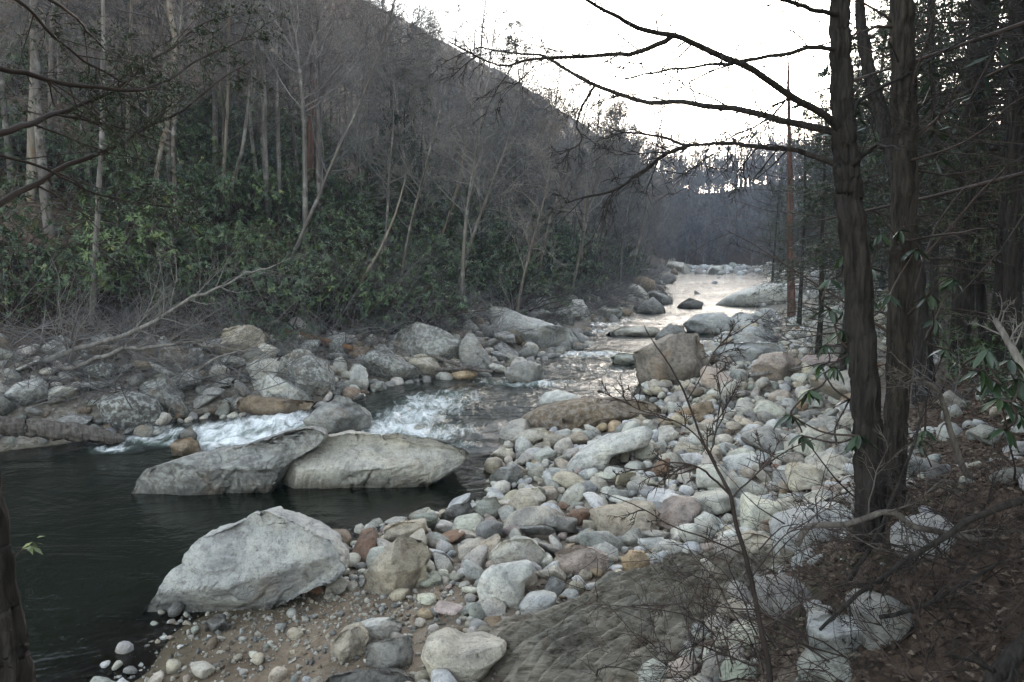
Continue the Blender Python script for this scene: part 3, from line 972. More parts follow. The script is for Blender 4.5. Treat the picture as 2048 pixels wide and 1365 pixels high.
HERO_BLOCK = []
HEROES = [
    # name, label, colour, lichen, depth, outline, options
    ('boulder', 'large pale grey wedge-shaped boulder at the edge of the dark pool beside the sand', 'ash', 0.2, 1.7,
     [(258, 1256), (285, 1215), (330, 1160), (375, 1106), (400, 1075), (455, 1060), (500, 1036), (525, 1031), (560, 1042), (620, 1068), (660, 1090), (690, 1138), (684, 1158), (640, 1172), (590, 1190), (545, 1210), (480, 1246), (420, 1256), (340, 1262)], dict(sub=6, base=(380, 1250), rough=0.055, seed=31, facets=3, root=1.15, planes=[(.12, .6, .75, .34), (.55, -.5, .62, .36), (-.62, .30, .66, .46), (-.1, -.8, .5, .40)])),
    ('rock_slab', 'grey tilted slab with dark mottling and a pointed upper end, lying in the pool', 'grey', 0.45, 2.1,
     [(235, 982), (285, 940), (385, 912), (480, 895), (570, 866), (625, 858), (647, 870), (640, 890), (590, 918), (548, 955), (510, 978), (430, 994), (330, 1000), (290, 988)], dict(sub=6, seed=5, rough=0.065, facets=5, planes=[(.15, .62, .72, .26), (.2, -.72, .62, .30), (-.5, -.3, .75, .5)])),
    ('rock_slab', 'long whale-backed grey slab with a diagonal crack, beside the white water', 'pale', 0.25, 2.6,
     [(538, 972), (570, 932), (640, 880), (700, 868), (800, 870), (880, 883), (940, 904), (927, 928), (870, 948), (790, 958), (700, 973), (620, 986), (553, 986)], dict(sub=6, seed=8, rough=0.055, facets=4, planes=[(-.05, .66, .72, .26), (.1, -.7, .66, .36), (.6, .1, .7, .55)])),
    ('boulder', 'peaked grey boulder standing midstream in the white rapids', 'grey', 0.3, 1.5,
     [(606, 840), (640, 815), (675, 794), (697, 796), (738, 832), (732, 860), (690, 872), (640, 868)], dict(seed=12)),
    ('boulder', 'dark rounded boulder blotched with white lichen at the water edge near the fallen log', 'dark', 0.85, 1.5,
     [(198, 805), (212, 790), (240, 783), (280, 788), (305, 805), (320, 830), (312, 848), (250, 858), (212, 840)], dict(seed=14, facets=3, box=2.3)),
    ('boulder', 'sloping grey boulder behind the dark lichen-blotched one', 'lichen', 0.6, 1.4, [(285, 770), (300, 752), (322, 745), (345, 785), (380, 806), (360, 822), (320, 826), (290, 810)], dict(seed=15)),
    ('rock_slab', 'whitish speckled slab with a flat sloping top on the far bank', 'white', 0.75, 1.6, [(503, 772), (522, 756), (545, 750), (580, 764), (632, 797), (620, 812), (560, 806), (515, 790)], dict(seed=16)),
    ('rock_slab', 'low brown smooth slab in the water under the whitish speckled slab', 'brown', 0.1, 1.3, [(473, 805), (500, 790), (560, 800), (632, 802), (610, 826), (520, 832), (480, 824)], dict(seed=17)),
    ('boulder', 'pale lichen-covered boulder above the whitish speckled slab', 'pale', 0.65, 1.6, [(488, 724), (515, 714), (545, 716), (575, 735), (585, 762), (540, 770), (508, 758)], dict(seed=18)),
    ('boulder', 'big hump-shaped boulder with round white lichen spots on the bank', 'lichen', 0.8, 2.0, [(553, 722), (590, 698), (620, 704), (650, 738), (675, 785), (645, 802), (600, 795), (575, 765)], dict(seed=19)),
    ('boulder', 'square blocky brown-grey boulder with vertical cracks perched on the leafy bank', 'tan', 0.3, 1.6, [(430, 690), (447, 657), (478, 652), (503, 651), (522, 670), (532, 690), (507, 709), (450, 712)], dict(seed=20, box=3.6)),
    ('boulder', 'small upright pale boulder standing at the far water edge', 'white', 0.4, 0.7, [(698, 745), (705, 731), (718, 727), (732, 737), (737, 766), (720, 782), (700, 772)], dict(sub=4, seed=21)),
    ('boulder', 'mottled long boulder sloping into still water on the far side', 'lichen', 0.7, 1.8, [(723, 716), (745, 700), (790, 714), (848, 745), (825, 760), (760, 762), (735, 748)], dict(seed=22)),
    ('boulder', 'yellowish lichen boulder next to the mottled long boulder', 'tan', 0.55, 1.2, [(813, 718), (840, 707), (870, 718), (888, 745), (860, 756), (828, 742)], dict(sub=4, seed=23)),
    ('boulder', 'broad domed grey boulder behind the pointed fin rock', 'lichen', 0.5, 2.6, [(775, 690), (800, 657), (835, 645), (880, 658), (925, 683), (935, 716), (905, 728), (850, 718), (800, 716)], dict(seed=24)),
    ('boulder', 'pointed shark-fin boulder at the water edge', 'grey', 0.2, 1.0, [(916, 692), (935, 669), (946, 667), (962, 692), (997, 737), (960, 742), (925, 730), (917, 708)], dict(seed=25, facets=4)),
    ('rock_slab', 'huge slanting grey slab dipping into the river from the far bank', 'ash', 0.25, 4.2, [(973, 624), (985, 614), (1012, 615), (1050, 634), (1100, 648), (1155, 668), (1168, 690), (1110, 702), (1075, 702), (1015, 690), (988, 655)], dict(seed=26, rough=0.05, facets=7)),
    ('boulder', 'smooth rounded grey boulder alone in midstream with foam below it', 'grey', 0.15, 1.1, [(1008, 746), (1030, 727), (1060, 721), (1083, 730), (1089, 752), (1065, 768), (1025, 764)], dict(seed=27, box=2.3, facets=3)),
    ('river_stone', 'flat brown stone lying in the shallows beside the fin rock', 'ochre', 0.1, 0.8, [(888, 753), (915, 744), (940, 739), (957, 746), (950, 758), (900, 760)], dict(sub=4, seed=28)),
    ('boulder', 'big blocky boulder with a purple-grey top and rusty brown face on the cobble bar', 'block', 0.15, 2.4,
     [(1266, 706), (1300, 690), (1350, 669), (1397, 667), (1407, 690), (1420, 730), (1412, 758), (1370, 768), (1320, 772), (1288, 755), (1274, 735)], dict(sub=5, seed=29, box=3.4, rough=0.06)),
    ('river_stone', 'low mossy stone at the left foot of the big blocky boulder', 'green', 0.4, 0.9, [(1220, 716), (1240, 706), (1270, 708), (1278, 728), (1240, 730)], dict(sub=4, seed=30)),
    ('boulder', 'dark smooth dome boulder where the river narrows', 'blue', 0.1, 2.2, [(1368, 648), (1395, 629), (1440, 625), (1467, 640), (1464, 660), (1410, 668)], dict(seed=32, facets=3)),
    ('boulder', 'bluish rounded boulder beside the dark smooth dome', 'blue', 0.1, 2.0, [(1452, 645), (1480, 624), (1515, 632), (1532, 655), (1495, 668), (1465, 662)], dict(sub=4, seed=33)),
    ('boulder', 'tilted flat-faced boulder at the river edge behind the blocky boulder', 'grey', 0.2, 1.4, [(1305, 676), (1340, 648), (1368, 652), (1372, 668), (1340, 680)], dict(sub=4, seed=34)),
    ('rock_slab', 'long low pale slab barely above the fast water', 'pale', 0.1, 1.6, [(1206, 668), (1250, 653), (1315, 655), (1325, 668), (1245, 673)], dict(sub=4, seed=35)),
    ('boulder', 'small pyramid boulder in the bright midstream water', 'grey', 0.1, 1.6, [(1267, 622), (1290, 604), (1306, 594), (1334, 620), (1300, 627)], dict(sub=4, seed=36, facets=5)),
    ('boulder', 'dark rounded boulder rising from bright midstream water', 'dark', 0.1, 1.8, [(1353, 612), (1380, 596), (1408, 606), (1402, 615), (1375, 617)], dict(sub=4, seed=37)),
    ('rock_slab', 'large pale sloping rock face running down into the river from the right bank', 'white', 0.1, 6.0, [(1405, 607), (1470, 586), (1530, 566), (1575, 556), (1590, 590), (1570, 606), (1500, 611)], dict(seed=38, facets=3)),
    ('boulder', 'pale bluish boulder on the bar right of the blocky boulder', 'blue', 0.15, 1.7, [(1463, 672), (1495, 651), (1545, 658), (1555, 675), (1505, 694), (1470, 690)], dict(sub=4, seed=39)),
    ('boulder', 'orange-topped pale boulder beside bleached driftwood on the bar', 'pink', 0.15, 1.7, [(1502, 735), (1525, 708), (1575, 704), (1605, 722), (1600, 748), (1550, 760), (1510, 755)], dict(seed=40)),
    ('boulder', 'long bluish-grey boulder behind the orange-topped one', 'blue', 0.2, 1.8, [(1420, 705), (1450, 690), (1500, 684), (1555, 690), (1570, 710), (1510, 730), (1470, 728)], dict(sub=4, seed=41)),
    ('boulder', 'tall pale slanting boulder half hidden behind the slender dark trunk', 'white', 0.1, 1.6, [(1622, 690), (1640, 640), (1665, 612), (1700, 625), (1700, 670), (1670, 700), (1640, 712)], dict(sub=4, seed=42)),
    ('boulder', 'long whitish boulder lying slantwise across the cobble bar', 'white', 0.12, 1.3, [(1113, 938), (1135, 917), (1200, 885), (1262, 858), (1292, 850), (1306, 866), (1296, 890), (1225, 908), (1200, 935), (1150, 948), (1125, 950)], dict(sub=5, seed=43, rough=0.05)),
    ('rock_slab', 'flat brown ledge rock with a frosty white top overhanging the water', 'brown', 0.3, 1.8, [(1018, 850), (1045, 832), (1080, 816), (1150, 800), (1230, 798), (1310, 806), (1330, 826), (1250, 838), (1195, 850), (1150, 862), (1080, 858)], dict(sub=5, seed=44, rough=0.07, facets=4)),
    ('boulder', 'smooth white dome boulder at the end of the frosty ledge rock', 'white', 0.05, 1.0, [(1073, 808), (1090, 787), (1115, 781), (1150, 790), (1170, 802), (1130, 815)], dict(seed=45, facets=3, box=2.3)),
    ('boulder', 'creamy angular stone at the waterline below the frosty ledge rock', 'cream', 0.15, 0.7, [(1012, 890), (1040, 868), (1065, 856), (1092, 858), (1098, 873), (1060, 888), (1035, 898)], dict(seed=46)),
    ('boulder', 'large tan slab-sided boulder on the sand beside the wedge-shaped one', 'tan', 0.12, 0.8, [(712, 1168), (740, 1135), (765, 1105), (800, 1073), (842, 1082), (863, 1108), (848, 1150), (805, 1186), (755, 1182)], dict(sub=5, seed=47, rough=0.05)),
    ('boulder', 'kidney-shaped whitish smooth stone with pinkish top among the cobbles', 'white', 0.0, 0.55, [(953, 1178), (962, 1152), (990, 1130), (1030, 1125), (1062, 1126), (1070, 1143), (1050, 1162), (1048, 1188), (1032, 1208), (1000, 1216), (970, 1203)], dict(sub=5, seed=48, box=2.3, facets=2, rough=0.03)),
    ('boulder', 'large cream saddle-backed stone in the sandy foreground', 'cream', 0.05, 0.65, [(842, 1315), (852, 1285), (885, 1272), (922, 1292), (962, 1287), (1002, 1282), (1014, 1300), (992, 1322), (955, 1345), (920, 1368), (872, 1352)], dict(sub=5, seed=49, facets=3, rough=0.04)),
    ('boulder', 'pale flat-faced slab stone leaning behind the kidney-shaped one', 'pale', 0.1, 0.5, [(978, 1112), (1010, 1080), (1062, 1077), (1092, 1108), (1098, 1142), (1050, 1146), (1000, 1140)], dict(seed=50)),
    ('boulder', 'pinkish-grey flat slab stone among the cobbles', 'pink', 0.05, 0.55, [(1108, 1104), (1160, 1088), (1217, 1114), (1224, 1146), (1145, 1152), (1118, 1128)], dict(seed=51, rough=0.035)),
    ('river_stone', 'orange-tan egg-shaped stone at the top edge of the layered ledge', 'ochre', 0.0, 0.35, [(1240, 1115), (1262, 1104), (1290, 1106), (1300, 1125), (1290, 1147), (1252, 1150)], dict(sub=4, seed=52, box=2.3, facets=2)),
    ('river_stone', 'bluish-white oval stone beside dead leaves at the layered ledge', 'blue', 0.0, 0.4, [(1038, 1213), (1058, 1192), (1090, 1187), (1114, 1192), (1110, 1212), (1085, 1236), (1050, 1238)], dict(sub=5, seed=53, box=2.3, facets=1, rough=0.03)),
    ('boulder', 'tan oblong block at the pool edge behind the slab-sided boulder', 'tan', 0.05, 0.5, [(768, 1062), (795, 1046), (850, 1043), (856, 1068), (805, 1094), (773, 1088)], dict(seed=54, box=3.0)),
    ('boulder', 'cream rounded stone at the pool edge, taller than its neighbours', 'cream', 0.1, 0.5, [(1016, 1008), (1038, 981), (1075, 977), (1092, 998), (1065, 1026), (1030, 1034)], dict(seed=55, facets=4)),
    ('boulder', 'pale greenish rounded stone at the water edge left of the cream one', 'green', 0.1, 0.45, [(943, 1018), (965, 997), (992, 995), (1004, 1015), (995, 1034), (960, 1040)], dict(sub=4, seed=56)),
    ('boulder', 'dark wet purplish stone in the pool shallows', 'dark', 0.1, 0.5, [(880, 1030), (905, 1012), (940, 1005), (948, 1025), (920, 1045), (890, 1046)], dict(sub=4, seed=57)),
    ('boulder', 'grey mottled boulder in the shallow inlet', 'grey', 0.3, 0.6, [(977, 955), (1000, 935), (1035, 928), (1050, 945), (1035, 965), (990, 972)], dict(sub=4, seed=58)),
    ('river_stone', 'small cream pointed stone sitting alone in the dark water beside the whale-backed slab', 'cream', 0.0, 0.3, [(978, 913), (1000, 894), (1020, 900), (1035, 912), (1010, 922)], dict(sub=4, seed=59)),
    ('boulder', 'large smooth lavender-grey boulder at the foot of the slender dark trunk', 'blue', 0.1, 0.9, [(1543, 1080), (1568, 1042), (1620, 1030), (1690, 1012), (1712, 1040), (1705, 1080), (1650, 1105), (1590, 1115), (1555, 1108)], dict(sub=5, seed=60, facets=3, rough=0.04)),
    ('boulder', 'yellowish stained boulder left of the lavender-grey one', 'tan', 0.25, 0.6, [(1480, 1090), (1510, 1068), (1550, 1078), (1570, 1110), (1535, 1130), (1495, 1118)], dict(sub=4, seed=61)),
    ('boulder', 'blue-grey flat-topped boulder among dead leaves and brush', 'blue', 0.1, 0.6, [(1612, 1255), (1645, 1232), (1710, 1228), (1735, 1260), (1750, 1292), (1700, 1312), (1630, 1306)], dict(seed=62)),
    ('boulder', 'round brown-grey boulder among the brush right of the flat-topped one', 'grey', 0.15, 0.55, [(1712, 1218), (1740, 1198), (1780, 1194), (1815, 1215), (1825, 1235), (1785, 1275), (1732, 1270)], dict(seed=63, box=2.3, facets=3)),
    ('boulder', 'greenish layered boulder in the leaf litter', 'green', 0.35, 0.6, [(1580, 1372), (1610, 1340), (1655, 1315), (1705, 1304), (1748, 1322), (1752, 1365), (1700, 1392), (1620, 1395)], dict(seed=64)),
    ('rock_slab', 'thin blue-grey slate shard propped on the layered ledge', 'blue', 0.0, 0.16, [(1236, 1368), (1258, 1337), (1286, 1308), (1303, 1314), (1297, 1346), (1268, 1368)], dict(sub=4, seed=65, box=4)),
    ('boulder', 'white streaked flat stone in the sandy foreground', 'white', 0.0, 0.45, [(690, 1262), (730, 1247), (780, 1238), (812, 1250), (790, 1268), (745, 1285), (700, 1282)], dict(seed=66)),
    ('boulder', 'tan and brown broken stone in the sand beside the white streaked one', 'tan', 0.2, 0.45, [(658, 1296), (680, 1266), (715, 1254), (738, 1275), (730, 1300), (695, 1322), (665, 1314)], dict(seed=67)),
    ('boulder', 'grey square-faced block sunk in the sandy foreground', 'grey', 0.05, 0.45, [(728, 1292), (770, 1278), (822, 1272), (828, 1310), (820, 1335), (770, 1342), (733, 1325)], dict(seed=68, box=3.6)),
    ('boulder', 'dark bluish boulder just rising over the bottom sand', 'dark', 0.1, 0.7, [(640, 1368), (670, 1350), (740, 1340), (800, 1345), (848, 1372), (800, 1400), (690, 1400)], dict(seed=69, base=(745, 1385))),
    ('river_stone', 'small dark pitted stone under the edge of the wedge-shaped boulder', 'dark', 0.3, 0.3, [(408, 1248), (425, 1234), (445, 1236), (462, 1252), (440, 1266), (412, 1264)], dict(sub=4, seed=70)),
    ('river_stone', 'pale upright stone balanced on the layered ledge', 'pale', 0.1, 0.18, [(1402, 1120), (1412, 1115), (1424, 1126), (1436, 1150), (1424, 1162), (1408, 1160)], dict(sub=4, seed=71, box=2.3, facets=1)),
    ('river_stone', 'red-and-white banded oval stone resting on the layered ledge', 'pink', 0.2, 0.22, [(1078, 1325), (1098, 1312), (1120, 1320), (1120, 1337), (1100, 1344), (1083, 1340)], dict(sub=4, seed=72, box=2.2, facets=0)),
    ('boulder', 'brown leaning boulder breaking the rapids near the log', 'brown', 0.1, 0.7, [(340, 892), (350, 880), (375, 876), (398, 884), (400, 910), (370, 915), (345, 905)], dict(sub=4, seed=73)),
    ('boulder', 'small pointed dark rock behind the brown leaning one in the rapids', 'dark', 0.1, 0.5, [(355, 872), (380, 852), (395, 870), (390, 882), (362, 882)], dict(sub=4, seed=74)),
    ('boulder', 'tall angular whitish slab on the far left bank edge upstream', 'white', 0.3, 2.2, [(1130, 625), (1145, 600), (1165, 600), (1182, 628), (1175, 642), (1145, 640)], dict(sub=4, seed=75, facets=5)),
    ('boulder', 'round striped boulder on the left bank edge upstream', 'lichen', 0.6, 2.2, [(1055, 622), (1065, 600), (1085, 595), (1100, 606), (1100, 628), (1075, 636)], dict(sub=4, seed=76)),
    ('boulder', 'broken mossy boulder between the round striped one and the river', 'lichen', 0.5, 2.0, [(1095, 632), (1115, 612), (1140, 615), (1150, 640), (1120, 647)], dict(sub=4, seed=77)),
    ('boulder', 'long low greyish boulder stretched along the left water edge upstream', 'green', 0.2, 1.8, [(1180, 630), (1205, 615), (1240, 616), (1250, 628), (1215, 636)], dict(sub=4, seed=78)),
    ('boulder', 'big rounded grey boulder leaning over the left water edge upstream', 'grey', 0.2, 3.0, [(1285, 604), (1300, 583), (1325, 580), (1346, 596), (1345, 606), (1310, 609)], dict(sub=4, seed=79)),
    ('boulder', 'pale sloping boulder behind the rounded grey one upstream', 'pale', 0.2, 3.0, [(1250, 592), (1262, 566), (1285, 575), (1300, 592), (1275, 602)], dict(sub=4, seed=80)),
    ('boulder', 'light long boulder across the head of the river', 'pale', 0.1, 4.0, [(1330, 540), (1340, 520), (1365, 527), (1385, 538), (1360, 545)], dict(sub=4, seed=81)),
    ('boulder', 'white rounded boulder across the head of the river', 'white', 0.1, 4.0, [(1415, 546), (1425, 531), (1448, 531), (1452, 545), (1430, 549)], dict(sub=4, seed=82)),
]
for h in HEROES:
    hero(h[0], h[1], h[2], h[3], h[4], h[5], **h[6], cat={'boulder': 'boulder', 'rock_slab': 'slab', 'river_stone': 'stone'}[h[0]])

# prototypes of ordinary stones
LEFT_LM = [((250, 855), 'the dark lichen-blotched boulder'), ((560, 806), 'the whitish speckled slab'), ((760, 762), 'the mottled long boulder'), ((960, 742), 'the shark-fin boulder'),
           ((1075, 702), 'the huge slanting slab'), ((1120, 647), 'the round striped boulder'), ((1215, 636), 'the long low greyish boulder'), ((1310, 609), 'the rounded grey boulder upstream')]
LEFT_LM = [(float(water_pt(*p)[1]), t) for p, t in LEFT_LM]


def left_mark(y):
    return min(LEFT_LM, key=lambda a: abs(math.log(a[0] / max(y, 1.0))))[1]


BAR_LM = [((1370, 768), 'the big blocky boulder'), ((1150, 948), 'the long whitish boulder'), ((1150, 862), 'the frosty ledge rock'), ((1130, 815), 'the white dome boulder'), ((805, 1186), 'the tan slab-sided boulder'),
          ((1000, 1216), 'the kidney-shaped stone'), ((920, 1360), 'the saddle-backed stone'), ((1145, 1152), 'the pinkish flat slab'), ((1270, 1150), 'the egg-shaped stone'), ((1030, 1034), 'the tall cream stone'),
          ((1600, 1112), 'the lavender-grey boulder'), ((1680, 1310), 'the blue-grey flat-topped boulder'), ((1550, 760), 'the orange-topped boulder'), ((1505, 694), 'the pale bluish boulder'), ((770, 1342), 'the square-faced block'), ((1010, 965), 'the inlet boulder'), ((480, 1256), 'the wedge-shaped boulder'), ((1640, 975), 'the crooked grey branch'), ((1350, 930), 'the upper fork of the sapling')]
BAR_LM = [(gp(*p)[:2], t) for p, t in BAR_LM[:-1]]


def bar_mark(x, y):
    return min(BAR_LM, key=lambda a: math.hypot(a[0][0] - x, a[0][1] - y))[1]


PROTO = []
for i in range(16):
    rounded = i % 2 == 0
    V, F = rock_shape(4, 300 + i, flat=(0.32, 0.85), nplanes=8 + i, p=(6.0 + i * 0.5) if rounded else 18, rough=0.035 if rounded else 0.055, elong=1 + 0.55 * ((i * 7) % 5) / 4)
    PROTO.append(mk_mesh('river_stone', V, [F], 'rock'))
LOWP = []
for i in range(10):
    V, F = rock_shape(2, 500 + i, flat=(0.45, 0.85), nplanes=7 + i, p=8 + 8 * (i % 2), rough=0.045, elong=1 + 0.5 * (i % 4) / 3)
    LOWP.append((V, F))

CLS = [  # colour, label noun, weight on the bar
    ('white', 'whitish rounded stone on the cobble bar', 3.6), ('pale', 'pale grey rounded stone on the cobble bar', 5.0), ('cream', 'cream-coloured stone on the cobble bar', 3.8), ('tan', 'tan stone on the cobble bar', 3.0),
    ('blue', 'bluish grey stone on the cobble bar', 1.0), ('green', 'greenish grey stone on the cobble bar', 1.6), ('ochre', 'ochre-orange stone on the cobble bar', 0.5), ('pink', 'pinkish stone on the cobble bar', 0.6), ('rust', 'rusty red stone on the cobble bar', 0.25), ('grey', 'mid grey stone on the cobble bar', 1.5), ('brown', 'dark brown stone on the cobble bar', 0.6)]
CW = np.array([c[2] for c in CLS])
CW /= CW.sum()

LEDGE_C = gp(1280, 1240)
LEDGE_U = unit(gp(1430, 1150) - gp(1130, 1310))[:2]


M['schist'] = schist_material(math.atan2(LEDGE_U[1], LEDGE_U[0]) + 0.08)


def ledge_uv(x, y):
    dx, dy = x - LEDGE_C[0], y - LEDGE_C[1]
    return dx * LEDGE_U[0] + dy * LEDGE_U[1], -dx * LEDGE_U[1] + dy * LEDGE_U[0]


SAND_C, SAND_D = gp(560, 1290), gp(760, 1205)
stones = []
cellmap = {}
CELL = 1.0


def free(x, y, r, k=0.82):
    ci, cj = int(x // CELL), int(y // CELL)
    for a in range(ci - 2, ci + 3):
        for b in range(cj - 2, cj + 3):
            for (u, v, s) in cellmap.get((a, b), ()):
                if (u - x) ** 2 + (v - y) ** 2 < (k * (s + r)) ** 2:
                    return False
    return True


def put(x, y, r):
    cellmap.setdefault((int(x // CELL), int(y // CELL)), []).append((x, y, r))


for (x, y, r) in HERO_BLOCK:
    put(x, y, r)
for px in range(-60, 241, 50):          # the log lies here
    p = at(px, 862, gp(240, 882)[1] - 0.1 - 0.8 * (1 - max(px, 0) / 248))
    put(p[0], p[1], 0.45)
    put(p[0], p[1] - 0.8, 0.45)


def scatter(n, rmin, rmax, xr, yr, accept, region, k=0.82, pw=2.2):
    X = rng.uniform(*xr, n)
    Y = yr[0] + (yr[1] - yr[0]) * rng.random(n) ** 1.4
    R = rmin * (rmax / rmin) ** (rng.random(n) ** pw)
    R = -np.sort(-R)
    tr, tl, bk = zones(X, Y)
    ok = accept(X, Y, R, tr, tl, bk)
    px = to_px(np.stack([X, Y, np.full(n, 0.4)], -1))
    ok &= (px[:, 0] > -80) & (px[:, 0] < W + 80) & (px[:, 1] < H + 150)
    for x, y, r in zip(X[ok], Y[ok], R[ok]):
        if free(x, y, r, k):
            put(x, y, r)
            stones.append((x, y, r, region))


def acc_bar(X, Y, R, tr, tl, bk):
    u, v = ledge_uv(X, Y)
    m = (tr > -0.25) & (bk < -0.3 - R) & (tr < 14)
    m &= (R < 0.15) | (Y > 8.2)
    m &= ~((np.abs(u) < 1.75) & (np.abs(v) < 0.95) & (R > 0.03))
    sd = np.minimum(np.hypot((X - SAND_C[0] + 0.5) / 2.3, (Y - SAND_C[1] + 0.25) / 1.2), np.hypot((X - SAND_D[0]) / 1.0, (Y - SAND_D[1]) / 0.5))
    m &= (sd > 1) | (rng.random(len(X)) < 0.10 * (R < 0.13))
    return m


scatter(520, 0.20, 0.52, (-4, 16), (8.5, 34), acc_bar, 'bar', 0.85, 2.0)
scatter(16000, 0.075, 0.23, (-4, 16), (5.2, 36), acc_bar, 'bar', 0.70, 1.7)
scatter(15000, 0.04, 0.09, (-4, 12), (4.8, 16), acc_bar, 'bar', 0.74)
scatter(500, 0.3, 0.85, (2, 50), (28, 140), lambda X, Y, R, tr, tl, bk: (tr > R * 0.6) & (tr < 6), 'upright', 0.85)
scatter(1500, 0.15, 0.6, (2, 40), (22, 110), lambda X, Y, R, tr, tl, bk: (tr > 0) & (tr < 7), 'upright', 0.75)
scatter(900, 0.35, 0.95, (-14, 40), (15, 150), lambda X, Y, R, tr, tl, bk: (tl > -0.4) & (tl < 3.0), 'left', 0.85)
scatter(9000, 0.08, 0.40, (-14, 30), (14, 90), lambda X, Y, R, tr, tl, bk: (tl > -0.5) & (tl < 2.4 + 2.6 * rng.random(len(X)) ** 2), 'left', 0.8)
scatter(7000, 0.09, 0.42, (-13, 3), (14.3, 30), lambda X, Y, R, tr, tl, bk: (tl > -0.4) & (tl < 1.6 + 2.6 * rng.random(len(X))), 'left', 0.72, 1.5)
scatter(500, 0.07, 0.24, (1, 9), (3.5, 12), lambda X, Y, R, tr, tl, bk: (bk > -0.6) & (bk < 2.5) & (Y > 3.5), 'floor', 0.9)
scatter(110, 0.15, 0.45, (4, 26), (10, 45), lambda X, Y, R, tr, tl, bk: (bk > -0.5) & (bk < 8), 'floor', 0.9)
scatter(75, 0.22, 0.6, (0, 48), (36, 120), lambda X, Y, R, tr, tl, bk: (tr < -1) & (tl < -1), 'mid', 1.2)
scatter(420, 0.35, 1.1, (10, 50), (98, 150), lambda X, Y, R, tr, tl, bk: (tr < 0.5) & (tl < 0.5) & (Y > 104 + 10 * rng.random(len(X))), 'mid', 1.0)

stones = np.array([(x, y, r, {'bar': 0, 'upright': 1, 'left': 2, 'floor': 3, 'mid': 4}[g_]) for x, y, r, g_ in stones])
app = stones[:, 2] / np.hypot(stones[:, 0], stones[:, 1])
spx = to_px(np.stack([stones[:, 0], stones[:, 1], np.full(len(stones), 0.5)], -1))
inview = (spx[:, 0] > 0) & (spx[:, 0] < W) & (spx[:, 1] > 0) & (spx[:, 1] < H)
order = np.argsort(-(app * inview))
SINGLE = set(order[:225].tolist())
gz = ground(stones[:, 0], stones[:, 1])
REG = ['', ' by the water upstream', '', '', '']
pebV, pebF, pebC, pebN = [], [], [], 0
for i, (x, y, r, rg) in enumerate(stones):
    rg = int(rg)
    ci = int(rng.choice(len(CLS), p=CW))
    lich = 0.05 + 0.15 * rng.random()
    if rg == 0:
        colr = CLS[ci][0]
        lab = ('large ' if r > 0.26 else ('small ' if r < 0.13 else '')) + CLS[ci][1] + ' near ' + bar_mark(x, y)
        grp = 'stones: ' + lab
    elif rg == 1:
        colr = ['blue', 'pale', 'white', 'grey'][ci % 4]
        lab, grp = {'blue': 'bluish', 'pale': 'pale grey', 'white': 'whitish', 'grey': 'mid grey'}[colr] + ' boulder along the right water edge upstream', colr + ' boulders right upstream'
    elif rg == 2:
        colr = ['lichen', 'grey', 'pale', 'brown'][ci % 4]
        lich = 0.35 + 0.5 * rng.random()
        lab = {'lichen': 'lichen-spotted', 'grey': 'grey mottled', 'pale': 'pale lichen-crusted', 'brown': 'brown mottled'}[colr] + ' rock on the wooded bank near ' + left_mark(y)
        grp = 'rocks: ' + lab
        lab0, grp0 = {'lichen': 'lichen-spotted', 'grey': 'grey mottled', 'pale': 'pale lichen-crusted', 'brown': 'brown mottled'}[colr] + ' rock on the wooded far bank', colr + ' rocks on the wooded bank'
    elif rg == 3:
        colr = ['grey', 'blue', 'green', 'pale'][ci % 4]
        lab, grp = {'blue': 'bluish', 'pale': 'pale', 'grey': 'dull grey', 'green': 'greenish'}[colr] + ' stone half buried in the leafy forest floor', colr + ' stones in the forest floor'
    else:
        colr, lab, grp = ['grey', 'blue'][ci % 2], ['grey', 'bluish'][ci % 2] + ' rock poking out of the bright water upstream', ['grey', 'blue'][ci % 2] + ' rocks in the upstream water'
    jit = 1 + 0.16 * rng.normal(0, 1, 1)[0]
    col = np.clip(np.array(COLS[colr]) * jit * (1 + 0.018 * rng.normal(0, 1, 3)), 0.04, 0.66)
    rot = Matrix.Rotation(rng.uniform(0, 6.28), 3, 'Z') @ Matrix.Rotation(rng.normal(0, 0.38), 3, 'X') @ Matrix.Rotation(rng.normal(0, 0.38), 3, 'Y')
    z = max(gz[i], float(wlevel(x, y)) - 0.35 * r) + r * (0.22 + 0.25 * rng.random())
    if rg == 0:
        z += 0.10 * max(0.0, rng.normal(0, 1)) * r / 0.2 * 0.5
    if i in SINGLE:
        nm = 'river_stone' if rg in (0, 3) else 'boulder'
        o = obj(nm, PROTO[int(rng.integers(len(PROTO)))], None, (x, y, z))
        o.rotation_euler = rot.to_euler()
        o.scale = (r * 1.12, r * rng.uniform(0.9, 1.15), r * rng.uniform(0.9, 1.2))
        o.color = (*col, lich)
        tag(o, lab, 'stone' if rg in (0, 3) else 'boulder', grp)
    else:
        V, F = LOWP[int(rng.integers(len(LOWP)))]
        V = (V * r * 1.12 * np.array([1, rng.uniform(0.9, 1.15), rng.uniform(0.9, 1.2)])) @ np.array(rot).T + np.array([x, y, z])
        pebV.append(V)
        pebF.append(F + pebN)
        pebC.append(np.broadcast_to(col, V.shape))
        pebN += len(V)
o = obj('cobbles', mk_mesh('cobbles', np.concatenate(pebV), [np.concatenate(pebF)], 'pebble', True, None, {'tint': np.concatenate(pebC)}))
o['kind'] = 'stuff'
tag(o, 'small mixed cobbles and pebbles filling the bar and the banks', 'cobbles')
print('stones', len(stones), 'pebble verts', pebN)


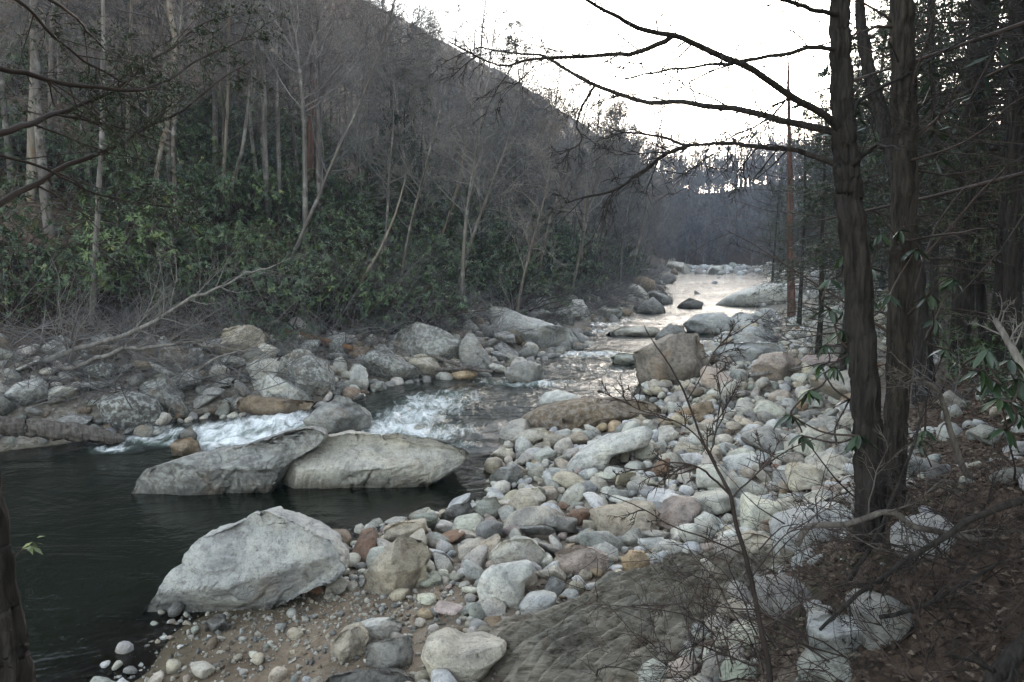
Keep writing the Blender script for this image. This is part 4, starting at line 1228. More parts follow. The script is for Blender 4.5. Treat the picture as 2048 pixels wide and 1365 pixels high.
def build_grit():
    r_ = np.random.default_rng(88)
    V1, F1 = ico(1)
    n = 3400
    X = np.concatenate([r_.normal(SAND_C[0], 1.3, n // 2), r_.normal(SAND_D[0], 1.0, n // 4), r_.uniform(-3, 3, n - n // 2 - n // 4)])
    Y = np.concatenate([r_.normal(SAND_C[1], 0.75, n // 2), r_.normal(SAND_D[1], 0.5, n // 4), r_.uniform(5, 10, n - n // 2 - n // 4)])
    tr, tl, bk = zones(X, Y)
    k = (tr > -0.15) & (bk < 0.5)
    X, Y = X[k], Y[k]
    n = len(X)
    R = 0.006 + 0.026 * r_.random(n) ** 2.5
    Z = ground(X, Y) + R * 0.25
    V = V1[None] * (1 + 0.25 * r_.normal(0, 1, (n, len(V1), 1))) * (R[:, None] * r_.uniform(0.6, 1.4, (n, 3)))[:, None, :]
    V = V + np.stack([X, Y, Z], 1)[:, None, :]
    keys = ['white', 'pale', 'cream', 'tan', 'grey', 'green', 'dark', 'brown']
    C = np.array([COLS[k_] for k_ in keys])[r_.integers(0, len(keys), n)] * r_.uniform(0.7, 1.1, (n, 1))
    F = (F1[None] + (np.arange(n) * len(V1))[:, None, None]).reshape(-1, 3)
    o = obj('grit', mk_mesh('grit', V.reshape(-1, 3), [F], 'pebble', False, None, {'tint': np.repeat(C, len(V1), 0)}))
    o['kind'] = 'stuff'
    tag(o, 'fine grit and small pebbles strewn over the sand', 'grit')


build_grit()

# layered bedrock ledge in the foreground
def build_ledge():
    nu, nv = 220, 180
    u = np.linspace(-1.9, 1.9, nu)
    v = np.linspace(-1.15, 1.05, nv)
    U, V = np.meshgrid(u, v)
    X = LEDGE_C[0] + U * LEDGE_U[0] - V * LEDGE_U[1]
    Y = LEDGE_C[1] + U * LEDGE_U[1] + V * LEDGE_U[0]
    warp = 0.10 * fbm(xyz(U * 0.7, V * 0.9), 3, 61) + 0.025 * fbm(xyz(U * 2.5, V * 5), 3, 62)
    q = (V + warp) * 8.0 + 0.35 * U
    saw = (q - np.floor(q))
    lay = _hash(np.floor(q).astype(np.int64), np.floor(U * 0.55 + np.floor(q) * 0.37).astype(np.int64), np.zeros_like(q).astype(np.int64), 5)
    ridge = np.where(saw < 0.8, saw / 0.8, (1 - saw) / 0.2) * (0.04 + 0.15 * lay)
    edge = sstep(1.9, 1.2, np.abs(U) + 0.4 * fbm(xyz(U * 2, V * 2), 3, 66)) * sstep(1.15, 0.6, np.abs(V + 0.05) + 0.3 * fbm(xyz(U * 2 + 9, V * 2), 3, 67))
    Z = ground(X, Y) - 0.10 + edge * (0.20 + 0.14 * fbm(xyz(U * 0.9, V * 1.4), 2, 63)) + edge * (ridge + 0.02 * fbm(xyz(U * 3, V * 18), 4, 64) + 0.05 * (0.3 - np.abs(fbm(xyz(U * 1.0, (V + warp) * 16), 3, 65))))
    org = np.array([LEDGE_C[0], LEDGE_C[1], LEDGE_C[2]])
    me = mk_mesh('bedrock_ledge', np.stack([X, Y, Z], -1).reshape(-1, 3) - org, [grid_faces(nu, nv)], 'schist')
    o = obj('bedrock_ledge', me, None, org)
    o.color = (0.20, 0.195, 0.16, 0.12)
    tag(o, 'dark layered schist ledge with slanting ridges in the foreground', 'bedrock')


build_ledge()

# ------------------------------------------------------------------ trees: prototypes
def bare_tree(seed, hgt=15.0, rad=0.17, crown0=0.35, limbs=24, up=0.10, spread=1.0, twigs=True):
    """-> trunk mesh, crown mesh"""
    r_ = np.random.default_rng(seed)
    K = 14
    pts, rr = grow(np.zeros((1, 3)) - [0, 0, 0.4], np.array([[r_.normal(0, 0.05), r_.normal(0, 0.05), 1.0]]), np.array([hgt]), np.array([rad]), K, r_, 0.045, 0.05, 0.88)
    rr[0, 0] *= 1.35
    V, Q = tubes(pts, rr, 9)
    tm = MB().add(V, Q).mesh('trunk', 'bark')
    cb = MB()
    P, D, L, R, t = spawn(pts, rr, limbs, r_, crown0, 0.97, 52, 0.22, 0.42, np.array([hgt]) * spread, 0.42)
    p1, q1 = grow(P, D, L, R, 7, r_, 0.17, up)
    cb.add(*tubes(p1, q1, 5))
    P, D, L, R, t = spawn(p1, q1, 7, r_, 0.2, 1.0, 42, 0.3, 0.62, L, 0.5)
    p2, q2 = grow(P, D, L, np.maximum(R, 0.008), 5, r_, 0.2, up * 0.7)
    cb.add(*tubes(p2, q2, 4))
    P, D, L, R, t = spawn(p2, q2, 5, r_, 0.15, 1.0, 40, 0.35, 0.75, L, 0.55)
    p3, q3 = grow(P, D, L, np.maximum(R, 0.011), 4, r_, 0.24, 0.05, 0.5)
    cb.add(*tubes(p3, q3, 3))
    if twigs:
        P, D, L, R, t = spawn(p3, q3, 2, r_, 0.1, 1.0, 38, 0.5, 1.0, L, 0.7)
        p4, q4 = grow(P, D, L, np.maximum(R, 0.008), 3, r_, 0.2, 0.04, 0.4)
        cb.add(*tubes(p4, q4, 3))
    return tm, cb.mesh('crown', 'twig', True)


def conifer(seed, hgt=17.0, rad=0.2, low=0.12, nb=90, droop=-0.06, blade=0.17, dens=2.0):
    r_ = np.random.default_rng(seed)
    pts, rr = grow(np.zeros((1, 3)) - [0, 0, 0.4], np.array([[0.0, 0, 1.0]]), np.array([hgt]), np.array([rad]), 12, r_, 0.02, 0.05, 0.93)
    rr[0, 0] *= 1.3
    tm = MB().add(*tubes(pts, rr, 9)).mesh('trunk', 'bark_dark')
    t = low + (1 - low) * r_.random(nb) ** 0.9
    k = np.minimum((t * 11).astype(int), 10)
    f = (t * 11 - k)[:, None]
    P = pts[0, k] * (1 - f) + pts[0, k + 1] * f
    az = r_.uniform(0, 2 * np.pi, nb)
    D = np.stack([np.cos(az), np.sin(az), r_.normal(0.12, 0.1, nb)], 1)
    L = hgt * 0.26 * (1.02 - t) ** 0.75 * r_.uniform(0.6, 1.1, nb) + 0.25
    R = 0.012 + 0.030 * (1 - t)
    p1, q1 = grow(P, unit(D), L, R, 6, r_, 0.09, droop)
    bm_ = MB().add(*tubes(p1, q1, 4))
    live = r_.random(nb) < np.clip((t - low) * 3.2 + 0.25, 0, 0.97)       # lowest limbs are dead
    P2, D2, L2, R2, t2 = spawn(p1[live], q1[live], 13, r_, 0.18, 1.0, 58, 0.25, 0.5, L[live], 0.5, 0.75)
    p2, q2 = grow(P2, D2, L2, np.maximum(R2, 0.005), 3, r_, 0.12, -0.05)
    bm_.add(*tubes(p2, q2, 3))
    if (~live).any():
        P2, D2, L2, R2, t2 = spawn(p1[~live], q1[~live], 9, r_, 0.2, 1.0, 50, 0.2, 0.5, L[~live], 0.5, 0.6)
        pd, qd = grow(P2, D2, L2, np.maximum(R2, 0.004), 3, r_, 0.2, -0.03)
        bm_.add(*tubes(pd, qd, 3))
    bme = bm_.mesh('branches', 'twig_dark')
    P3, D3, L3, R3, t3 = spawn(p2, q2, max(2, int(10 * dens)), r_, 0.05, 1.0, 48, 0.3, 0.6, np.full(len(p2), 1.0), 0.5, 0.8)
    n = len(P3)
    Nn = unit(np.stack([r_.normal(0, .35, n), r_.normal(0, .35, n), np.ones(n)], 1))
    V, Q = flakes(P3, D3 + np.array([0, 0, -0.12]), Nn, blade * r_.uniform(0.6, 1.3, n), blade * 0.20 * r_.uniform(0.7, 1.3, n))
    tone = np.repeat(np.clip(0.35 + 0.3 * fbm(P3 * 0.7, 2, seed) + r_.normal(0, 0.18, n), 0, 1), 4)
    fm = MB().add(V, Q, None, tone).mesh('crown', 'needle', False, 'tone')
    return tm, bme, fm


def rhodo(seed, size=1.6, nst=26, whorls=9, leaf=0.12):
    """evergreen shrub: forking stems carrying whorls of long leathery leaves"""
    r_ = np.random.default_rng(seed)
    az = r_.uniform(0, 2 * np.pi, nst)
    D = np.stack([np.cos(az) * 0.75, np.sin(az) * 0.75, r_.uniform(0.35, 1.1, nst)], 1)
    P = np.stack([r_.normal(0, .2 * size, nst), r_.normal(0, .2 * size, nst), np.full(nst, -0.1)], 1)
    p1, q1 = grow(P, unit(D), size * r_.uniform(0.7, 1.3, nst), np.full(nst, 0.022), 6, r_, 0.22, 0.03, 0.6)
    sm = MB().add(*tubes(p1, q1, 4))
    P, D, L, R, t = spawn(p1, q1, whorls, r_, 0.25, 1.0, 45, 0.2, 0.5, np.full(nst, size), 0.5)
    p2, q2 = grow(P, D, L, np.maximum(R, 0.006), 4, r_, 0.2, 0.10)
    sm.add(*tubes(p2, q2, 3))
    tips = np.concatenate([p2[:, -1], p1[:, -1]])
    tdir = unit(np.concatenate([p2[:, -1] - p2[:, -2], p1[:, -1] - p1[:, -2]]))
    nl = 9
    ti = np.repeat(np.arange(len(tips)), nl)
    rnd = r_.normal(0, 1, (len(ti), 3))
    T = tdir[ti]
    per = unit(rnd - T * np.sum(rnd * T, 1, keepdims=True))
    Dl = unit(per + T * 0.35 + np.array([0, 0, -0.25]))
    Nn = unit(T + np.array([0, 0, 0.7]) + r_.normal(0, 0.15, (len(ti), 3)))
    V, Tt = leaves(tips[ti] - T * r_.uniform(0, 0.08, len(ti))[:, None], Dl, Nn, leaf * r_.uniform(0.7, 1.25, len(ti)), leaf * 0.32 * r_.uniform(0.8, 1.2, len(ti)), r_)
    tone = np.repeat(np.clip(r_.normal(0.42, 0.2, len(tips))[ti] + r_.normal(0, 0.1, len(ti)), 0, 1), 5)
    return sm.mesh('stems', 'twig_dark'), MB().add(V, None, Tt, tone).mesh('foliage', 'rhodo', False, 'tone')


def brush(seed, size=2.0, n=40, mat='twig', rad=0.012, lay=0.5):
    """leafless tangle of arching stems"""
    r_ = np.random.default_rng(seed)
    az = r_.uniform(0, 2 * np.pi, n)
    D = np.stack([np.cos(az), np.sin(az), r_.uniform(0.1, 1.4, n) * (1 - lay) + 0.1], 1)
    P = np.stack([r_.normal(0, .3 * size, n), r_.normal(0, .3 * size, n), np.full(n, -0.05)], 1)
    L = size * r_.uniform(0.5, 1.4, n)
    p1, q1 = grow(P, unit(D), L, rad * r_.uniform(0.5, 1.4, n), 8, r_, 0.16, -0.03)
    mb = MB().add(*tubes(p1, q1, 4))
    P, D, L, R, t = spawn(p1, q1, 5, r_, 0.2, 1.0, 42, 0.25, 0.6, L, 0.55)
    p2, q2 = grow(P, D, L, np.maximum(R, 0.003), 5, r_, 0.2, 0.0)
    mb.add(*tubes(p2, q2, 3))
    P, D, L, R, t = spawn(p2, q2, 3, r_, 0.2, 1.0, 40, 0.3, 0.7, L, 0.6)
    p3, q3 = grow(P, D, L, np.maximum(R, 0.0025), 3, r_, 0.2, 0.0)
    mb.add(*tubes(p3, q3, 3))
    return mb.mesh('brushwood', mat)


BARE = [bare_tree(700 + i, hgt=[16, 13, 18, 11, 15, 14][i], rad=[.13, .09, .15, .07, .115, .10][i], crown0=[.35, .25, .42, .2, .3, .15][i], limbs=[24, 22, 26, 20, 24, 26][i], up=[.10, .06, .12, .05, .02, -.02][i]) for i in range(6)]
CONI = [conifer(800 + i, hgt=[18, 15, 20, 11][i], rad=[.2, .16, .22, .11][i], low=[.10, .08, .2, .04][i], nb=[95, 80, 95, 70][i]) for i in range(4)]
RHOD = [rhodo(900 + i, size=[1.6, 2.2, 1.2, 1.9][i], nst=[24, 22, 16, 30][i], whorls=[8, 9, 7, 7][i], leaf=[.12, .13, .10, .11][i]) for i in range(4)]
BRSH = [brush(950 + i, size=[2.0, 2.6, 1.5][i], lay=[.4, .6, .2][i]) for i in range(3)]


def place(kind, parts, names, loc, label, cat, group, rotz, scale, tilt=None, color=None):
    root = empty(kind, loc, label, cat, group, rotz, scale)
    if tilt:
        root.rotation_euler = (tilt[0], tilt[1], rotz)
    for nm, me in zip(names, parts):
        c = obj(nm, me, root)
        if color:
            c.color = color
    return root


def visible(x, y, z, m=120):
    p = to_px(np.array([x, y, z]))
    return p[2] > 1 and -m < p[0] < W + m


# ---- wooded hillside on the far side: bare trees
taken = []


def spaced(x, y, d):
    for (u, v) in taken:
        if (u - x) ** 2 + (v - y) ** 2 < d * d:
            return False
    taken.append((x, y))
    return True


def tree_color():
    b = rng.uniform(0.6, 1.25)
    return (b * rng.uniform(0.95, 1.08), b, b * rng.uniform(0.92, 1.02), 1)


cand = []
for _ in range(9000):
    s = rng.uniform(4, 190)
    t = 2.5 + 88 * rng.random() ** 1.25
    # valley coordinates -> world, measured from the far shoreline
    y = s
    x = np.interp(y, SHL[:, 1], SHL[:, 0]) - t
    if visible(x, y, 5, 60):
        cand.append((x, y, t))
cand = np.array(cand)
n_bare = 0
far = []
ctl = -pdist(cand[:, 0], cand[:, 1], SHL)
cgz = ground(cand[:, 0], cand[:, 1])
for (x, y, t), tl_, z in zip(cand, ctl, cgz):
    if tl_ < 2.2 or (tl_ < 9 and y < 26):
        continue
    d = math.hypot(x, y)
    if not spaced(x, y, 1.9 + d * 0.016):
        continue
    i = int(rng.integers(6))
    sc = rng.uniform(0.7, 1.15) * (0.8 if tl_ < 8 else 1.0) * (0.85 if tl_ > 60 else 1)
    if rng.random() < 0.13 and tl_ > 4:
        k = int(rng.integers(4))
        lab = ['broad', 'narrow', 'tall', 'short'][k] + ' dark conifer ' + ('among the bare trees above ' if tl_ < 55 else 'near the ridge above ') + left_mark(y)
        place('conifer', CONI[k], ('trunk', 'branches', 'crown'), (x, y, z), lab, 'tree', 'conifers: ' + lab, rng.uniform(0, 6.28), sc * 0.62)
        continue
    if n_bare < 285 and d < 120:
        n_bare += 1
        tc = tree_color()
        tone_ = 'dark' if tc[1] < 0.9 else ('pale' if tc[1] > 1.15 else 'grey')
        form_ = ['straight', 'bushy', 'high-crowned', 'slender', 'spreading', 'low-branched'][i]
        lab = f"{tone_} {form_} leafless tree " + ('leaning at the slope foot behind ' if tl_ < 9 else ('on the middle slope above ' if tl_ < 45 else 'near the ridge above ')) + left_mark(y)
        grp = 'bare trees: ' + lab
        tilt = (rng.normal(0, 0.05), rng.normal(0, 0.05))
        if tl_ < 9:
            tilt = (rng.normal(-0.06, 0.08), rng.normal(0.14, 0.1))
        place('bare_tree', BARE[i], ('trunk', 'crown'), (x, y, z), lab, 'tree', grp, rng.uniform(0, 6.28) if tl_ >= 9 else 0.0, sc, tilt, tc)
    else:
        far.append((x, y, z, sc))
n_far0 = len(far)
print('bare trees', n_bare, 'far', n_far0)

# far woods: too many and too distant to count, one mass
def far_tree(seed):
    r_ = np.random.default_rng(seed)
    pts, rr = grow(np.zeros((1, 3)) - [0, 0, .5], np.array([[0, 0, 1.0]]), np.array([14.0]), np.array([0.14]), 6, r_, 0.04, .05, .85)
    mb = MB().add(*tubes(pts, rr, 4))
    P, D, L, R, t = spawn(pts, rr, 19, r_, .08, .98, 48, .20, .40, np.array([14.0]), .5)
    p1, q1 = grow(P, D, L, R, 4, r_, .17, .12)
    mb.add(*tubes(p1, q1, 3))
    P, D, L, R, t = spawn(p1, q1, 5, r_, .15, 1, 42, .3, .7, L, .5)
    p2, q2 = grow(P, D, L, np.maximum(R, .03), 2, r_, .1, .08, .5)
    for n_, a_ in ((1, 0), (5, 1)):
        if a_:
            P, D, L, R, t = spawn(p2, q2, 3, r_, .1, 1, 40, .4, .9, L, .7)
        mb.add(*flakes(P, D, r_.normal(0, 1, (len(P), 3)), L * 1.1, np.full(len(P), .11 if not a_ else .085)))
    return np.concatenate(mb.V), np.concatenate(mb.Q)


fx, fy = rng.uniform(24, 100, 9000), rng.uniform(140, 245, 9000)
ftr, ftl, fbk = zones(fx, fy)
fz = ground(fx, fy)
fpx = to_px(np.stack([fx, fy, np.full(9000, 5.0)], -1))
fok = (fpx[:, 0] > -60) & (fpx[:, 0] < W + 60) & ((ftl > 2) | (ftr > 2) | (fx * 0.309 + fy * 0.951 > 151))
n_new = 0
for x, y, z in zip(fx[fok], fy[fok], fz[fok]):
    if n_new < 540 and spaced(x, y, 2.2):
        n_new += 1
        far.append((x, y, float(z), rng.uniform(0.8, 1.3)))
FT = [far_tree(1000 + i) for i in range(4)]
FV, FQ, fn = [], [], 0
far = far[n_far0:] + far[:n_far0][:130]

for j, (x, y, z, sc) in enumerate(far):
    V, Q = FT[j % 4]
    a = rng.uniform(0, 6.28)
    c_, s_ = math.cos(a), math.sin(a)
    FV.append(np.stack([V[:, 0] * c_ - V[:, 1] * s_, V[:, 0] * s_ + V[:, 1] * c_, V[:, 2]], 1) * sc + [x, y, z])
    FQ.append(Q + fn)
    fn += len(V)
o = obj('far_woods', mk_mesh('far_woods', np.concatenate(FV), [np.concatenate(FQ)], 'twig'))
o['kind'] = 'stuff'
tag(o, 'hazy leafless woods closing off the head of the valley', 'woods')
print('far wood quads', sum(len(q) for q in FQ), len(far))

# ---- rhododendron understory and brushwood on the far bank
nR = nB = 0
for _ in range(4000):
    y = 12 + 85 * rng.random() ** 1.6
    t = 2.4 + 24 * rng.random() ** 1.3
    x = np.interp(y, SHL[:, 1], SHL[:, 0]) - t
    if not visible(x, y, 3, 60):
        continue
    tl_ = -float(pdist(x, y, SHL))
    if tl_ < 3.0:
        continue
    z = float(ground(x, y))
    dens = fbm(xyz(x * 0.2, y * 0.2), 2, 77)
    if (dens > -0.14 or (y < 25 and tl_ > 7 and dens > -0.4)) and nR < 299 and spaced(x + 1000, y, 0.95 + y * 0.010):
        nR += 1
        sc = rng.uniform(0.8, 1.5) * (1.15 if y > 40 else 1)
        kr = int(rng.integers(4))
        lab = ('large ' if sc > 1.25 else ('low ' if sc < 1.0 else '')) + ['rounded', 'open', 'sparse', 'dense'][kr] + ' green rhododendron shrub ' + ('under the bare trees upslope of ' if tl_ > 6 else 'on the bank just behind ') + left_mark(y)
        place('rhododendron', RHOD[kr], ('stems', 'foliage'), (x, y, z), lab, 'shrub', 'rhododendrons: ' + lab, rng.uniform(0, 6.28), sc)
for _ in range(2500):
    y = 14 + 90 * rng.random() ** 1.6
    t = 1.2 + 7 * rng.random() ** 1.2
    x = np.interp(y, SHL[:, 1], SHL[:, 0]) - t
    if not visible(x, y, 3, 60):
        continue
    tl_ = -float(pdist(x, y, SHL))
    if any((x - u) ** 2 + (y - v) ** 2 < (1.25 * r) ** 2 for u, v, r in HERO_BLOCK):
        continue
    if tl_ < 1.3 or nB >= 200 or not spaced(x + 2000, y, 0.85 + y * 0.012):
        continue
    nB += 1
    kb = int(rng.integers(3))
    o = obj('brushwood', BRSH[kb], None, (x, y, float(ground(x, y))), rng.uniform(0, 6.28), rng.uniform(0.6, 1.3))
    lab = ['arching', 'sprawling', 'upright'][kb] + ' grey leafless brushwood ' + ('between the rocks by ' if tl_ < 3.5 else 'on the leafy bank behind ') + left_mark(y)
    tag(o, lab, 'brushwood', 'brushwood: ' + lab)
print('rhodo', nR, 'brush', nB)

# ---- conifers and bare trees of the right bank
nC = 0
for _ in range(3000):
    y = 8 + 130 * rng.random() ** 1.9
    x0 = float(np.interp(y, SHR[:, 1], SHR[:, 0]))
    x = x0 + 5 + 45 * rng.random() ** 1.5
    if not visible(x, y, 5, 250) or nC >= 140:
        continue
    tr_ = float(pdist(x, y, SHR))
    bk_ = float(pdist(x, y, BANK))
    if tr_ < 4.5 or (y < 45 and bk_ < 0.8) or math.hypot(x - 4, y - 8.5) < 3.5 or (y < 12 and x < 8.5):
        continue
    if not spaced(x, y, 1.9 + 0.012 * y):
        continue
    nC += 1
    z = float(ground(x, y))
    if rng.random() < 0.70:
        kc = int(rng.integers(4))
        lab = ['broad', 'narrow', 'tall', 'short'][kc] + ' hemlock ' + ('in the shaded woods behind the dark trunks' if y < 22 else ('in the right woods level with the pyramid boulder' if y < 60 and tr_ > 12 else ('at the edge of the right woods behind the reddish trunk' if y < 60 else ('at the right water edge far upstream' if tr_ < 12 else 'deep in the right woods far upstream'))))
        place('hemlock', CONI[kc], ('trunk', 'branches', 'crown'), (x, y, z), lab, 'tree', 'hemlocks: ' + lab, rng.uniform(0, 6.28), rng.uniform(0.8, 1.35))
    else:
        kc = int(rng.integers(6))
        lab = ['straight', 'bushy', 'high-crowned', 'slender', 'spreading', 'low-branched'][kc] + ' dark leafless tree ' + ('in the shaded woods behind the dark trunks' if y < 22 else ('in the right woods beyond the reddish trunk' if y < 60 else 'in the right woods far upstream'))
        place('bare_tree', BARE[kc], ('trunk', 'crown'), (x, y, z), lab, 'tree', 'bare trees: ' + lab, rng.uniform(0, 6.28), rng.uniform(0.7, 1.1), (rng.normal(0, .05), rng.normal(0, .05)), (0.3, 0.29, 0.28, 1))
print('right trees', nC)
for j, (px, py, Yd, top, k, lab) in enumerate([
    (1640, 620, 24, 120, 0, 'dense hemlock filling the gap between the reddish trunk and the slender tree'), (1690, 640, 19, 40, 1, 'drooping hemlock close behind the slender dark tree'), (1600, 590, 34, 200, 2, 'tapering hemlock just upstream of the reddish trunk'),
    (1870, 640, 17, -250, 2, 'very tall hemlock behind the furrowed tree'), (1990, 650, 14, -400, 0, 'very tall hemlock behind the twin dark trunks'), (1545, 560, 70, 330, 1, 'hazy hemlock by the pale sloping rock face upstream'),
    (808, 330, 45, 130, 1, 'bright green pine standing alone high among the bare trees'), (770, 420, 36, 215, 3, 'yellow-green young pine below the bright green pine'), (1055, 420, 70, 25, 2, 'thin half-bare pine rising above the ridge line')]):
    p = at(px, py, Yd)
    z = float(ground(p[0], p[1]))
    ht = at(px, top, Yd)[2] - z
    place('hemlock' if 'hemlock' in lab else 'pine', CONI[k], ('trunk', 'branches', 'crown'), (p[0], p[1], z), lab, 'tree', None, j * 1.3, max(0.3, ht / [18, 15, 20, 11][k]))
nU = 0
for _ in range(900):
    y = 8 + 32 * rng.random() ** 1.3
    x = float(np.interp(y, BANK[:, 1], BANK[:, 0])) + 0.8 + 16 * rng.random() ** 1.2
    if nU >= 60 or not visible(x, y, 2, 60) or math.hypot(x - 4, y - 8.6) < 1.6 or not spaced(x + 4000, y, 1.1 + 0.02 * y):
        continue
    nU += 1
    kb = int(rng.integers(5))
    sc = rng.uniform(0.5, 1.0)
    if kb < 3:
        lab = ('low ' if sc < 0.75 else 'bushy ') + 'dark rhododendron on the shaded right bank ' + ('just behind the dark trunks' if y < 15 else ('under the tall hemlocks' if y < 26 else 'beyond the reddish trunk'))
        place('rhododendron', RHOD[kb], ('stems', 'foliage'), (x, y, float(ground(x, y))), lab, 'shrub', 'right bank shrubs: ' + lab, rng.uniform(0, 6.28), sc)
    else:
        lab = ['arching', 'sprawling'][kb - 3] + ' leafless brushwood on the shaded right bank ' + ('just behind the dark trunks' if y < 15 else ('under the tall hemlocks' if y < 26 else 'beyond the reddish trunk'))
        o = obj('brushwood', BRSH[kb - 3], None, (x, y, float(ground(x, y))), rng.uniform(0, 6.28), sc * 0.8)
        tag(o, lab, 'brushwood', 'right bank brushwood: ' + lab)
# unseen hemlocks behind and right of the camera, added to shade the bank
for j, (x, y) in enumerate([(6.8, -1.5), (4.5, -6), (9, 2.6), (11, 7.5), (10, -4), (13, 1.5), (7, -9), (-1, -12), (3, -11), (7.6, 4.6), (10.2, 5.2), (13.5, 9.6), (8.4, 0.3)]):
    place('hemlock', CONI[[0, 2, 1][j % 3]], ('trunk', 'branches', 'crown'), (x, y, float(ground(x, y))), 'unseen hemlock added behind and beside the viewpoint to shade the bank', 'tree', 'hemlocks added out of view for shade', j * 2.1, 1.0 + 0.05 * j)


# ------------------------------------------------------------------ traced trees of the right foreground
def path3(pts, Y0, Y1, r0, r1):
    n = len(pts)
    out = []
    for i, (px, py) in enumerate(pts):
        t = i / (n - 1)
        p = at(px, py, Y0 + (Y1 - Y0) * t)
        out.append((*p, r0 + (r1 - r0) * t))
    return np.array(out)


def twigs_on(mb, pts, rad, r_, n=10, l0=0.5, droop=-0.05, lv=2, t0=0.15, ang=45):
    P, D, L, R, t = spawn(pts[None], rad[None], n, r_, t0, 1.0, ang, 0.5, 1.3, np.array([l0]), 0.35)
    p, q = grow(P, D, L, np.clip(R, 0.005, 0.02), 6, r_, 0.16, droop)
    mb.add(*tubes(p, q, 4))
    for k in range(lv):
        P, D, L, R, t = spawn(p, q, 5 if k == 0 else 4, r_, 0.15, 1.0, 40, 0.35, 0.8, L, 0.6)
        p, q = grow(P, D, L, np.clip(R, 0.003, 0.01), 4, r_, 0.16, droop)
        mb.add(*tubes(p, q, 3))
    return p


def big_tree_a():
    b = gp(1742, 1092, False)
    Y = b[1]
    root = empty('tree', b, 'slender dark tree with long bare limbs reaching over the river', 'tree')
    off = np.array([*b, 0])
    r_ = np.random.default_rng(5)
    k = Y / FPX
    ctrl = [(*at(1752, 1130, Y), 42 * k), (*at(1740, 1060, Y), 30 * k), (*at(1738, 900, Y), 28 * k), (*at(1728, 760, Y), 27 * k), (*at(1718, 600, Y), 26 * k), (*at(1702, 430, Y), 24 * k), (*at(1692, 320, Y), 24 * k), (*at(1684, 200, Y), 21 * k), (*at(1682, 80, Y), 19 * k), (*at(1682, -40, Y), 18 * k), (*at(1690, -260, Y), 15 * k), (*at(1680, -700, Y - .5), 9 * k), (*at(1690, -1100, Y - .8), 3 * k)]
    mb = MB()
    limb(mb, np.array(ctrl) - off, 190, 36, 0.02, 3, knots=0.08)
    obj('trunk', mb.mesh('trunk', 'bark_dark'), root)
    LM = [
        ([(1685, 262), (1640, 225), (1560, 180), (1490, 130), (1400, 95), (1340, 70), (1270, 55), (1230, 30), (1180, 0), (1100, -40)], Y, Y - 1.2, 8, 2, 16),
        ([(1685, 270), (1600, 250), (1500, 225), (1420, 212), (1350, 205), (1290, 203), (1190, 172), (1135, 143), (1085, 112), (1040, 108), (960, 95)], Y, Y + 1.4, 8, 1.8, 22),
        ([(1690, 335), (1600, 303), (1520, 296), (1450, 289), (1380, 291), (1300, 268), (1240, 264)], Y, Y + 0.4, 6, 1.6, 18),
        ([(1680, 95), (1630, 95), (1560, 110), (1480, 122), (1430, 130), (1340, 140), (1250, 158)], Y, Y - 0.8, 5, 1.5, 14),
        ([(1682, 32), (1600, 12), (1500, -20), (1400, -60)], Y, Y - 1.0, 5, 2, 12),
        ([(1700, 250), (1712, 205), (1760, 178), (1830, 138), (1900, 95), (1990, 45)], Y, Y + 1.5, 5, 1.6, 10),
        ([(1690, 345), (1740, 300), (1760, 290), (1800, 300)], Y, Y - 1.0, 5, 1.5, 6),
    ]
    cm = MB()
    for j, (pp, y0, y1, a, c, nt) in enumerate(LM):
        P, R = limb(cm, path3(pp, y0, y1, a * k, c * k) - off, 30, 7, 0.02, 20 + j)
        twigs_on(cm, P, R, r_, nt, 0.75, -0.07, 2)
    # side limbs
    P, R = limb(cm, path3([(1380, 290), (1335, 308), (1280, 345), (1230, 378), (1160, 398), (1130, 405)], Y + .28, Y + .1, 5 * k, 1.5 * k) - off, 20, 6, 0.02, 41)
    twigs_on(cm, P, R, r_, 16, 0.55, -0.06, 2, 0.05, 40)
    P, R = limb(cm, path3([(1345, 72), (1290, 100), (1235, 112), (1130, 116), (1060, 122), (1000, 135), (900, 85)], Y - .6, Y - .4, 5 * k, 1.2 * k) - off, 20, 6, 0.02, 42)
    twigs_on(cm, P, R, r_, 12, 0.6, -0.05, 2)
    P, R = limb(cm, path3([(1190, 172), (1165, 215), (1152, 252), (1165, 285), (1120, 310)], Y + 1, Y + .8, 3.5 * k, 1 * k) - off, 16, 6, 0.02, 43)
    twigs_on(cm, P, R, r_, 8, 0.4, -0.06, 2)
    obj('crown', cm.mesh('crown', 'bark_dark'), root)


